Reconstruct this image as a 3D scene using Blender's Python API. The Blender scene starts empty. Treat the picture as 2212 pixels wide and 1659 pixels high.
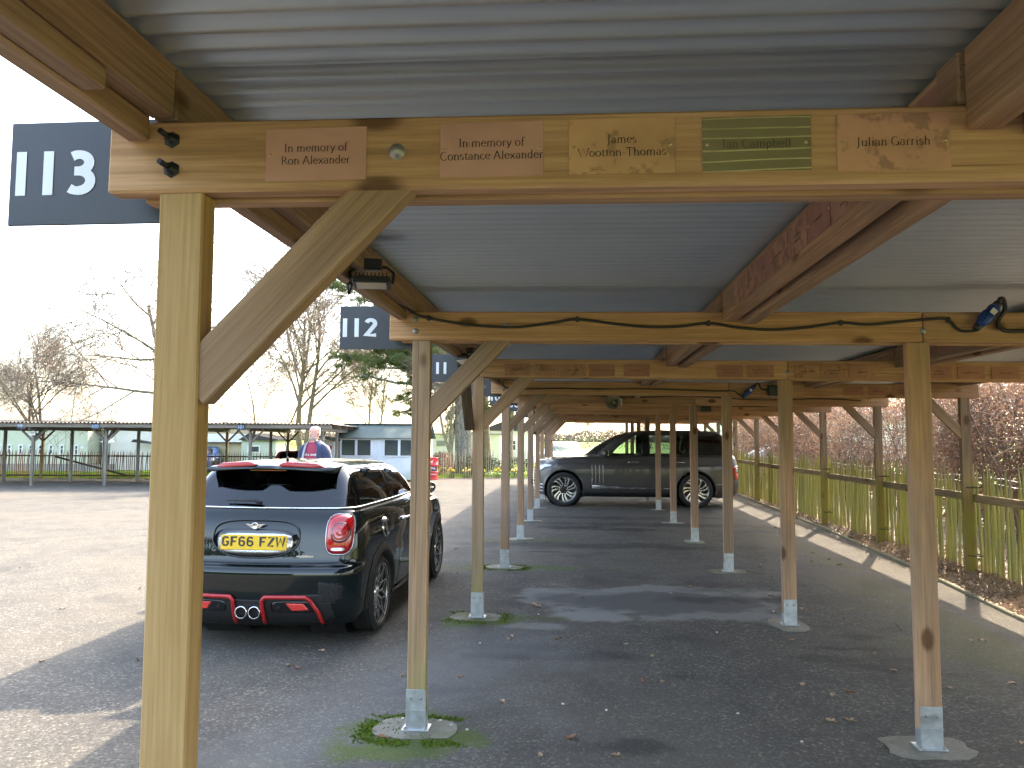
import bpy, bmesh, math, random
import numpy as np
from mathutils import Vector, Matrix, noise
from mathutils.bvhtree import BVHTree

R = math.radians
sc = bpy.context.scene
col = sc.collection
random.seed(7)

# ------------------------------------------------------------------ camera
YAW, PITCH, ROLL, CAM_H = 0.0841, 0.0697, 0.0054, 1.62
cy_, sy_ = math.cos(YAW), math.sin(YAW)
F_ = Vector((-sy_ * math.cos(PITCH), cy_ * math.cos(PITCH), math.sin(PITCH)))
R0_ = Vector((cy_, sy_, 0)); U0_ = R0_.cross(F_)
R_ = R0_ * math.cos(ROLL) + U0_ * math.sin(ROLL)
U_ = U0_ * math.cos(ROLL) - R0_ * math.sin(ROLL)
cam = bpy.data.cameras.new('camera')
cam.sensor_width = 36; cam.lens = 36 * 1640 / 2212
cam.clip_start = 0.05; cam.clip_end = 3000
camo = bpy.data.objects.new('camera', cam); col.objects.link(camo)
m3 = Matrix((R_, U_, -F_)).transposed()
camo.matrix_world = Matrix.Translation((0, 0, CAM_H)) @ m3.to_4x4()
sc.camera = camo

# ------------------------------------------------------------------ light
SUN_AZ, SUN_EL = 25.5, 38.0            # azimuth measured from +Y towards +X
world = bpy.data.worlds.new('World'); sc.world = world; world.use_nodes = True
wn = world.node_tree.nodes; wl = world.node_tree.links
sky = wn.new('ShaderNodeTexSky'); sky.sky_type = 'NISHITA'; sky.sun_disc = False
sky.sun_elevation = R(SUN_EL); sky.sun_rotation = R(SUN_AZ)
sky.air_density = 1.2; sky.dust_density = 3.5; sky.ozone_density = 1.0
bg = wn['Background']; bg.inputs[1].default_value = 0.15
hs = wn.new('ShaderNodeHueSaturation'); hs.inputs['Saturation'].default_value = 0.8      # thin high cloud
wl.new(sky.outputs[0], hs.inputs['Color']); wl.new(hs.outputs[0], bg.inputs[0])
sun = bpy.data.lights.new('sun', 'SUN'); sun.energy = 2.0; sun.angle = R(0.53); sun.color = (1, 0.85, 0.66)
suno = bpy.data.objects.new('sun', sun); col.objects.link(suno)
sdir = Vector((math.sin(R(SUN_AZ)) * math.cos(R(SUN_EL)), math.cos(R(SUN_AZ)) * math.cos(R(SUN_EL)), math.sin(R(SUN_EL))))
suno.rotation_euler = sdir.to_track_quat('Z', 'Y').to_euler()
sc.view_settings.view_transform = 'Standard'; sc.view_settings.look = 'None'
sc.view_settings.gamma = 1; sc.view_settings.use_curve_mapping = False
sc.view_settings.exposure = 2.95
cyc = sc.cycles; cyc.max_bounces = 5; cyc.diffuse_bounces = 4; cyc.glossy_bounces = 3; cyc.transmission_bounces = 3; cyc.transparent_max_bounces = 8; cyc.use_adaptive_sampling = True; cyc.adaptive_threshold = 0.03
cyc.caustics_reflective = False; cyc.caustics_refractive = False

# ------------------------------------------------------------------ scene helpers
def tag(o, label=None, cat=None, group=None, kind=None):
    if label: o['label'] = label
    if cat: o['category'] = cat
    if group: o['group'] = group
    if kind: o['kind'] = kind
    return o

def empty(name, loc=(0, 0, 0), rz=0.0, parent=None):
    o = bpy.data.objects.new(name, None); col.objects.link(o)
    o.location = loc; o.rotation_euler = (0, 0, rz); o.empty_display_size = 0.1
    if parent: o.parent = parent
    return o

def link(name, me, parent=None, loc=None, rot=None, kind=None):
    o = bpy.data.objects.new(name, me); col.objects.link(o)
    if parent: o.parent = parent
    if loc is not None: o.location = loc
    if rot is not None: o.rotation_euler = rot
    if kind: o['kind'] = kind
    return o

class MB:
    def __init__(s): s.v = []; s.f = []; s.sm = []
    def add(s, vs, fs, smooth=False):
        b = len(s.v); s.v += [tuple(p) for p in vs]
        s.f += [tuple(b + i for i in f) for f in fs]; s.sm += [smooth] * len(fs)
        return s
    def box(s, c, d, rot=None, bev=0.0):
        x, y, z = d[0] / 2, d[1] / 2, d[2] / 2
        if bev <= 0:
            vs = [(sx * x, sy * y, sz * z) for sz in (-1, 1) for sy in (-1, 1) for sx in (-1, 1)]
            fs = [(0, 2, 3, 1), (4, 5, 7, 6), (0, 1, 5, 4), (2, 6, 7, 3), (0, 4, 6, 2), (1, 3, 7, 5)]
        else:
            b = min(bev, x * .9, y * .9, z * .9); vs = []; idx = {}
            for sx in (-1, 1):
                for sy in (-1, 1):
                    for sz in (-1, 1):
                        for k in range(3):
                            p = [sx * x, sy * y, sz * z]
                            for j in range(3):
                                if j != k: p[j] -= (sx, sy, sz)[j] * b
                            idx[(sx, sy, sz, k)] = len(vs); vs.append(tuple(p))
            fs = []
            g = lambda sx, sy, sz, k: idx[(sx, sy, sz, k)]
            for s_ in (-1, 1):
                fs.append([g(s_, -1, -1, 0), g(s_, 1, -1, 0), g(s_, 1, 1, 0), g(s_, -1, 1, 0)][::s_])
                fs.append([g(-1, s_, -1, 1), g(-1, s_, 1, 1), g(1, s_, 1, 1), g(1, s_, -1, 1)][::s_])
                fs.append([g(-1, -1, s_, 2), g(1, -1, s_, 2), g(1, 1, s_, 2), g(-1, 1, s_, 2)][::s_])
            for a in (-1, 1):
                for b_ in (-1, 1):
                    fs.append([g(-1, a, b_, 1), g(1, a, b_, 1), g(1, a, b_, 2), g(-1, a, b_, 2)][::(1 if a * b_ > 0 else -1)])
                    fs.append([g(a, -1, b_, 0), g(a, -1, b_, 2), g(a, 1, b_, 2), g(a, 1, b_, 0)][::(1 if a * b_ < 0 else -1)])
                    fs.append([g(a, b_, -1, 0), g(a, b_, 1, 0), g(a, b_, 1, 1), g(a, b_, -1, 1)][::(1 if a * b_ < 0 else -1)])
                    for c_ in (-1, 1):
                        fs.append([g(a, b_, c_, 0), g(a, b_, c_, 1), g(a, b_, c_, 2)][::(1 if a * b_ * c_ > 0 else -1)])
        M = rot if rot is not None else Matrix.Identity(3)
        c = Vector(c)
        s.add([c + M @ Vector(p) for p in vs], fs)
        return s
    def tube(s, pts, r, n=6, cap=True, smooth=True):
        pts = [Vector(p) for p in pts]
        if not hasattr(r, '__len__'): r = [r] * len(pts)
        vs = []; fs = []; up = None
        for i, p in enumerate(pts):
            t = (pts[min(i + 1, len(pts) - 1)] - pts[max(i - 1, 0)])
            if t.length < 1e-9: t = Vector((0, 0, 1))
            t.normalize()
            if up is None:
                up = Vector((0, 0, 1)) if abs(t.z) < .9 else Vector((1, 0, 0))
            a = t.cross(up)
            if a.length < 1e-6: a = t.orthogonal()
            a.normalize(); up = a.cross(t)
            for k in range(n):
                an = 2 * math.pi * k / n
                vs.append(p + a * (r[i] * math.cos(an)) + up * (r[i] * math.sin(an)))
        for i in range(len(pts) - 1):
            for k in range(n):
                k2 = (k + 1) % n
                fs.append((i * n + k, i * n + k2, (i + 1) * n + k2, (i + 1) * n + k))
        s.add(vs, fs, smooth)
        if cap:
            b = len(s.v) - len(vs)
            s.f.append(tuple(b + k for k in range(n))[::-1]); s.sm.append(False)
            s.f.append(tuple(b + (len(pts) - 1) * n + k for k in range(n))); s.sm.append(False)
        return s
    def lathe(s, prof, axis='z', n=24, c=(0, 0, 0), smooth=True, closed=False):
        vs = []; fs = []; c = Vector(c); m = len(prof)
        for (r, h) in prof:
            for k in range(n):
                a = 2 * math.pi * k / n; p = (r * math.cos(a), r * math.sin(a), h)
                if axis == 'x': p = (h, p[0], p[1])
                elif axis == 'y': p = (p[1], h, p[0])
                vs.append(c + Vector(p))
        for i in range(m if closed else m - 1):
            for k in range(n):
                k2 = (k + 1) % n; j = (i + 1) % m
                fs.append((i * n + k, i * n + k2, j * n + k2, j * n + k))
        s.add(vs, fs, smooth); return s
    def grid(s, P, smooth=True, closed_u=False):
        nu, nv = len(P), len(P[0]); vs = [p for row in P for p in row]; fs = []
        for i in range(nu if closed_u else nu - 1):
            for j in range(nv - 1):
                i2 = (i + 1) % nu
                fs.append((i * nv + j, i2 * nv + j, i2 * nv + j + 1, i * nv + j + 1))
        s.add(vs, fs, smooth); return s
    def prism(s, poly, h0, h1, axis='y'):
        """poly: 2D outline; axis y -> (x,z) outline extruded h0..h1 in y; z -> (x,y); x -> (y,z)"""
        n = len(poly)
        def P(p, h): return (p[0], h, p[1]) if axis == 'y' else ((p[0], p[1], h) if axis == 'z' else (h, p[0], p[1]))
        vs = [P(p, h0) for p in poly] + [P(p, h1) for p in poly]
        fs = [tuple(range(n)), tuple(range(2 * n - 1, n - 1, -1))]
        fs += [(i, n + i, n + (i + 1) % n, (i + 1) % n) for i in range(n)]
        s.add(vs, fs); return s
    def xf(s, M):
        s.v = [tuple(M @ Vector(p)) for p in s.v]; return s
    def mesh(s, name, mat=None, fix=True):
        me = bpy.data.meshes.new(name); me.from_pydata(s.v, [], s.f)
        me.polygons.foreach_set('use_smooth', s.sm)
        if fix and len(s.f) < 60000:
            bm = bmesh.new(); bm.from_mesh(me); bmesh.ops.recalc_face_normals(bm, faces=bm.faces); bm.to_mesh(me); bm.free()
        if mat: me.materials.append(mat)
        me.update(); return me
    def build(s, name, mat, parent=None, loc=None, rot=None, kind=None, fix=True):
        return link(name, s.mesh(name, mat, fix), parent, loc, rot, kind)

# ------------------------------------------------------------------ materials
class NT:
    def __init__(s, name):
        s.m = bpy.data.materials.new(name); s.m.use_nodes = True
        s.t = s.m.node_tree; s.n = s.t.nodes; s.p = s.n['Principled BSDF']
    def new(s, typ, **kw):
        nd = s.n.new('ShaderNode' + typ)
        for k, v in kw.items(): setattr(nd, k, v)
        return nd
    def l(s, a, b): s.t.links.new(a, b)
    def val(s, sock, v):
        if hasattr(v, 'is_output') or hasattr(v, 'links'): s.l(v, sock)
        else: sock.default_value = v
    def coord(s, scale=(1, 1, 1), kind='Object', rnd=False):
        tc = s.new('TexCoord'); mp = s.new('Mapping'); mp.inputs['Scale'].default_value = scale
        s.l(tc.outputs[kind], mp.inputs[0])
        if rnd:
            oi = s.new('ObjectInfo'); c = s.new('CombineXYZ')
            mu = s.math('MULTIPLY', oi.outputs['Random'], 37.0); mu2 = s.math('MULTIPLY', oi.outputs['Random'], 91.0)
            s.l(mu, c.inputs[0]); s.l(mu2, c.inputs[1]); s.l(mu, c.inputs[2]); s.l(c.outputs[0], mp.inputs['Location'])
        return mp.outputs[0]
    def math(s, op, a, b=0.0, c=None, clamp=False):
        nd = s.new('Math', operation=op); nd.use_clamp = clamp
        s.val(nd.inputs[0], a); s.val(nd.inputs[1], b)
        if c is not None: s.val(nd.inputs[2], c)
        return nd.outputs[0]
    def noise(s, vec, scale=5, detail=4, rough=.55, dist=0.0):
        nd = s.new('TexNoise'); s.l(vec, nd.inputs['Vector'])
        nd.inputs['Scale'].default_value = scale; nd.inputs['Detail'].default_value = detail
        nd.inputs['Roughness'].default_value = rough; nd.inputs['Distortion'].default_value = dist
        return nd.outputs['Fac']
    def voro(s, vec, scale=5, feature='F1', rnd=1.0):
        nd = s.new('TexVoronoi', feature=feature); s.l(vec, nd.inputs['Vector']); nd.inputs['Scale'].default_value = scale
        nd.inputs['Randomness'].default_value = rnd
        return nd
    def ramp(s, fac, stops, interp='LINEAR'):
        nd = s.new('ValToRGB'); s.val(nd.inputs[0], fac); r = nd.color_ramp; r.interpolation = interp
        while len(r.elements) < len(stops): r.elements.new(0.5)
        for e, (p, c) in zip(r.elements, stops):
            e.position = p; e.color = (*c, 1) if hasattr(c, '__len__') else (c, c, c, 1)
        return nd.outputs[0]
    def map(s, v, a, b, c=0.0, d=1.0, smooth=True):
        nd = s.new('MapRange'); nd.interpolation_type = 'SMOOTHSTEP' if smooth else 'LINEAR'
        s.val(nd.inputs[0], v)
        for i, x in enumerate((a, b, c, d)): nd.inputs[i + 1].default_value = x
        return nd.outputs[0]
    def mix(s, fac, a, b, mode='MIX'):
        nd = s.new('Mix', data_type='RGBA', blend_type=mode)
        s.val(nd.inputs[0], fac)
        for sock, v in ((nd.inputs[6], a), (nd.inputs[7], b)):
            if hasattr(v, 'links'): s.l(v, sock)
            else: sock.default_value = (*v, 1) if len(v) == 3 else v
        return nd.outputs[2]
    def bump(s, h, strength=.3, dist=.01):
        nd = s.new('Bump'); nd.inputs['Strength'].default_value = strength; nd.inputs['Distance'].default_value = dist
        s.l(h, nd.inputs['Height']); s.l(nd.outputs[0], s.p.inputs['Normal'])
    def base(s, c): s.val(s.p.inputs['Base Color'], c if hasattr(c, 'links') else (*c, 1)); return s
    def set(s, **kw):
        names = dict(rough='Roughness', metal='Metallic', spec='Specular IOR Level', coat='Coat Weight', coatr='Coat Roughness', trans='Transmission Weight', ior='IOR', alpha='Alpha')
        for k, v in kw.items(): s.val(s.p.inputs[names[k]], v)
        return s

def plain(name, c, rough=.5, metal=0.0, var=0.12, scale=6.0, coat=0.0, spec=.5):
    n = NT(name)
    v = n.noise(n.coord(rnd=True), scale, 5)
    lo = tuple(x * (1 - var) for x in c); hi = tuple(min(1, x * (1 + var)) for x in c)
    n.base(n.ramp(v, [(.3, lo), (.7, hi)])).set(rough=n.map(v, .3, .7, max(0, rough - .06), min(1, rough + .06)), metal=metal, coat=coat, spec=spec, coatr=.03)
    return n.m

def wood(name, lite, dark, knot=(.10, .045, .02), green=None, green_top=1.0, grey=0.0, rough=.75, ringscale=1.0, knots=True, bump=.25):
    """Timber; the board's length runs along local X."""
    n = NT(name)
    vb = n.coord((.9, 26 * ringscale, 26 * ringscale), rnd=True)
    g1 = n.noise(vb, 1.0, 5, .6, 1.1)
    g2 = n.noise(n.coord((3.0, 120, 120), rnd=True), 1.0, 3, .65)
    g3 = n.noise(n.coord((.55, 4, 4), rnd=True), 1.6, 4, .6)
    f = n.math('ADD', n.math('MULTIPLY', g1, .42), n.math('ADD', n.math('MULTIPLY', g2, .30), n.math('MULTIPLY', g3, .28)))
    c = n.ramp(f, [(.36, tuple(x * .72 for x in dark)), (.46, dark), (.60, lite)])
    oi = n.new('ObjectInfo')
    tint = n.ramp(oi.outputs['Random'], [(0, (.80, .78, .77)), (.5, (1, 1, 1)), (1, (1.1, 1.04, .95))])
    c = n.mix(1.0, c, tint, 'MULTIPLY')
    if grey: 
        big = n.noise(n.coord((.8, 3, 3), rnd=True), 1.4, 3)
        c = n.mix(n.math('MULTIPLY', n.map(big, .35, .65), grey), c, (.24, .21, .18))
    if knots:
        vk = n.coord((2.4, 4.6, 4.6), rnd=True); vo = n.voro(vk, 1.0)
        sep = n.new('SeparateColor'); n.l(vo.outputs['Color'], sep.inputs[0])
        kd = n.math('ADD', vo.outputs['Distance'], n.math('MULTIPLY', g1, .08))
        k = n.math('MULTIPLY', n.map(kd, .13, .24, 1.0, 0.0), n.map(sep.outputs[0], .35, .38))
        c = n.mix(n.math('MULTIPLY', k, .85), c, knot)
    ck = n.noise(n.coord((.5, 55, 55), rnd=True), 1.0, 2, .5, .3)
    c = n.mix(n.map(ck, .70, .76, 0, .65), c, tuple(x * .3 for x in dark))
    if green:
        tc = n.new('TexCoord'); sp = n.new('SeparateXYZ'); n.l(tc.outputs['Object'], sp.inputs[0])
        no = n.noise(n.coord((1.5, 6, 6), rnd=True), 1.5, 5)
        gm = n.map(n.math('ADD', sp.outputs[0], n.math('MULTIPLY', no, -1.1)), green_top - 1.1, green_top - .35, 1.0, 0.0)
        c = n.mix(n.math('MULTIPLY', gm, n.map(n.noise(n.coord((4, 18, 18), rnd=True), 1.0, 4), .35, .65, .45, .95)), c, green)
    n.base(c).set(rough=rough, spec=.25)
    n.bump(n.math('ADD', g2, n.math('MULTIPLY', g1, .6)), bump, .004)
    return n.m

M = {}
M['beam'] = wood('timber_beam', (.60, .375, .225), (.41, .24, .135))
M['purlin'] = wood('timber_purlin', (.49, .315, .195), (.31, .185, .11), grey=.3)
M['post'] = wood('timber_post', (.54, .35, .22), (.37, .228, .138), grey=.4)
M['postnew'] = wood('timber_post_new', (.66, .45, .22), (.52, .335, .145), knot=(.2, .09, .04), bump=.12)
M['brace'] = wood('timber_brace', (.44, .285, .175), (.30, .185, .11), grey=.3)
M['posta'] = wood('timber_post_algae', (.42, .30, .18), (.25, .17, .1), green=(.23, .23, .06), green_top=1.15)
M['postm'] = wood('timber_post_mossfoot', (.55, .36, .215), (.37, .225, .125), grey=.35, green=(.30, .29, .11), green_top=.42)
M['rail'] = wood('fence_rail', (.40, .31, .19), (.22, .17, .10), green=(.3, .3, .06), green_top=.4)
M['picket'] = wood('picket_algae', (.42, .38, .21), (.23, .20, .115), knots=False, green=(.30, .305, .095), green_top=1.35)
M['pickbrown'] = wood('picket_brown', (.24, .14, .075), (.11, .065, .04), knots=False)
M['pickpale'] = wood('picket_pale', (.52, .45, .31), (.3, .25, .17), knots=False)
M['greywood'] = wood('timber_grey', (.26, .25, .22), (.14, .13, .115), grey=.5, knots=False)
M['darkwood'] = wood('timber_dark', (.15, .1, .065), (.08, .05, .03), knots=False)

def m_roof():
    n = NT('galvanised_sheet')
    v = n.coord((1, 1, 1), rnd=True)
    a = n.noise(v, 2.2, 5); b = n.noise(n.coord((.6, 22, 8), rnd=True), 3, 4)
    f = n.math('ADD', n.math('MULTIPLY', a, .75), n.math('MULTIPLY', b, .25))
    n.base(n.ramp(f, [(.3, (.56, .60, .635)), (.7, (.63, .67, .70))])).set(metal=.62, rough=n.map(a, .3, .7, .36, .40))
    return n.m
M['roof'] = m_roof()
M['galv'] = plain('galvanised_bracket', (.50, .53, .55), .42, .75, .2, 18)
M['bolt'] = plain('bolt_steel', (.33, .32, .30), .45, .8, .2, 30)
M['boltdark'] = plain('bolt_black', (.03, .03, .035), .4, .6)
M['signblack'] = plain('sign_board_black', (.030, .032, .042), .42, 0, .35, 5)
M['signwhite'] = plain('sign_digit_white', (.72, .74, .78), .45, 0, .05)
def m_copper(name, c1, c2, c3, rough=.45, metal=.12, lo=.42, hi=.6):
    n = NT(name)
    v = n.coord((1, 1, 1), rnd=True)
    a = n.noise(v, 14, 6, .62, .4); b = n.noise(v, 60, 3); d = n.noise(v, 5, 2)
    c = n.ramp(n.math('ADD', n.math('MULTIPLY', a, .8), n.math('MULTIPLY', b, .2)), [(lo, c2), (lo + .05, c1), (hi + .2, c3)])
    n.base(n.mix(n.map(d, .45, .7, 0, .5), c, c2)).set(rough=n.map(a, .3, .7, rough + .15, rough - .05), metal=metal, spec=.3)
    n.bump(b, .04, .002)
    return n.m
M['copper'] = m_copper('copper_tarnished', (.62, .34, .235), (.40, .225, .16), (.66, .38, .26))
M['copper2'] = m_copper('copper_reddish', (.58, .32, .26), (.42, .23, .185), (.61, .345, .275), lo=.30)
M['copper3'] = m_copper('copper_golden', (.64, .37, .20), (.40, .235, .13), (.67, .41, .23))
def m_brass():
    n = NT('brass_polished'); wv = n.new('TexWave', wave_type='BANDS', bands_direction='Z'); n.l(n.coord((2.2, 1, 14)), wv.inputs[0])
    wv.inputs['Scale'].default_value = 1.0; wv.inputs['Distortion'].default_value = 3.4; wv.inputs['Detail'].default_value = 1.5
    f = n.map(wv.outputs['Fac'], .93, .985)
    n.base(n.mix(n.math('MULTIPLY', f, n.map(n.noise(n.coord(), 9, 3), .35, .6, .15, .8)), (.37, .315, .15), (.66, .57, .33))).set(metal=.5, rough=n.map(f, 0, 1, .22, .5)); return n.m
M['brass'] = m_brass()
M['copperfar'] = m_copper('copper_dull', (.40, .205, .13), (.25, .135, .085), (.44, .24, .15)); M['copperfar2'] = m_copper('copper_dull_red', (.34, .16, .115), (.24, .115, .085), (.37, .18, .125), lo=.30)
M['screw'] = plain('brass_screw', (.6, .45, .25), .3, .9)
M['ink'] = plain('engraved_lettering', (.035, .02, .015), .7, 0, .05)
M['cable'] = plain('cable_black', (.028, .024, .022), .55)
M['bluecon'] = plain('blue_connector', (.015, .06, .30), .35)
M['blackplastic'] = plain('black_plastic', (.022, .022, .024), .45)
M['lampglass'] = plain('lamp_glass', (.55, .5, .42), .2)
M['horn'] = plain('horn_grey_plastic', (.37, .34, .28), .5)
M['white'] = plain('white_paint', (.74, .74, .72), .5, 0, .06)
M['concrete'] = None

def m_concrete():
    n = NT('mossy_concrete')
    v = n.coord(rnd=True); a = n.noise(v, 6, 6); b = n.noise(v, 45, 4); d = n.noise(v, 2.6, 4)
    c = n.ramp(n.math('ADD', n.math('MULTIPLY', a, .6), n.math('MULTIPLY', b, .4)), [(.3, (.16, .15, .125)), (.7, (.29, .27, .225))])
    n.base(n.mix(n.map(d, .45, .66, 0, .6), c, (.12, .135, .05))).set(rough=.9, spec=.2)
    n.bump(b, .4, .006); return n.m
M['concrete'] = m_concrete()
def m_kerb():
    n = NT('edging_concrete')
    v = n.coord(); a = n.noise(v, 4, 6); b = n.noise(v, 60, 4)
    n.base(n.ramp(n.math('ADD', n.math('MULTIPLY', a, .6), n.math('MULTIPLY', b, .4)), [(.3, (.17, .155, .10)), (.7, (.33, .30, .21))])).set(rough=.9, spec=.2)
    n.bump(b, .4, .006); return n.m
M['kerb'] = m_kerb()

def ell(x, y, lst, wob, soft):
    """largest soft ellipse mask at a ground point; lst of (x,y,rx,ry,strength)"""
    out = 0.0
    for (cx, cy, rx, ry, st) in lst:
        dx, dy = (x - cx) / rx, (y - cy) / ry
        if abs(dx) > 2.2 or abs(dy) > 2.2: continue
        d = math.hypot(dx, dy) + wob; t = min(1, max(0, (1 + soft * .3 - d) / (soft * 1.3))); out = max(out, t * t * (3 - 2 * t) * st)
    return out

def m_tarmac():
    n = NT('tarmac')
    v = n.coord()
    big = n.noise(v, .35, 5); med = n.noise(v, 2.3, 5); fine = n.noise(v, 160, 3, .7)
    vo = n.voro(v, 70); sp = n.new('SeparateColor'); n.l(vo.outputs['Color'], sp.inputs[0])
    vo2 = n.voro(v, 34); sp2 = n.new('SeparateColor'); n.l(vo2.outputs['Color'], sp2.inputs[0])
    agg = n.ramp(sp.outputs[0], [(0, (.048, .046, .042)), (.55, (.098, .092, .081)), (.85, (.168, .153, .129)), (1, (.36, .325, .27))])
    c = n.mix(.5, agg, n.ramp(fine, [(.3, (.056, .054, .05)), (.75, (.19, .175, .15))]))
    c = n.mix(n.map(med, .35, .7, 0, .45), c, (.065, .064, .063))
    c = n.mix(n.map(big, .38, .62, 0, .5), c, (.135, .12, .098))
    c = n.mix(n.map(n.noise(v, .9, 6, .65, .6), .52, .66, 0, .45), c, (.055, .054, .053))
    speck = n.math('MULTIPLY', n.map(sp2.outputs[1], .955, .96), n.map(vo2.outputs['Distance'], .1, .22, 1, 0))
    c = n.mix(n.math('MULTIPLY', speck, .5), c, (.4, .37, .32))
    at = n.new('VertexColor', layer_name='wear_a'); sa = n.new('SeparateColor'); n.l(at.outputs[0], sa.inputs[0])
    at2 = n.new('VertexColor', layer_name='wear_b'); sb = n.new('SeparateColor'); n.l(at2.outputs[0], sb.inputs[0])
    rim, pat, dk = sa.outputs; moss, pale, grn = sb.outputs
    c = n.mix(rim, c, (.25, .245, .235))
    c = n.mix(pat, c, n.ramp(fine, [(.3, (.036, .036, .038)), (.7, (.075, .075, .077))]))
    c = n.mix(dk, c, (.028, .026, .026))
    c = n.mix(n.math('MULTIPLY', pale, .6), c, (.18, .18, .18))
    c = n.mix(n.math('MULTIPLY', moss, n.map(fine, .35, .6, .25, 1)), c, (.085, .125, .012))
    c = n.mix(grn, c, (.115, .115, .05))
    n.base(c).set(rough=n.math('SUBTRACT', n.map(fine, .3, .7, .85, 1.0), n.math('MULTIPLY', dk, .15)), spec=.08)
    h = n.math('ADD', n.math('MULTIPLY', vo.outputs['Distance'], -1.0), n.math('MULTIPLY', fine, .8))
    n.bump(h, .55, .007)
    return n.m

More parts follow.
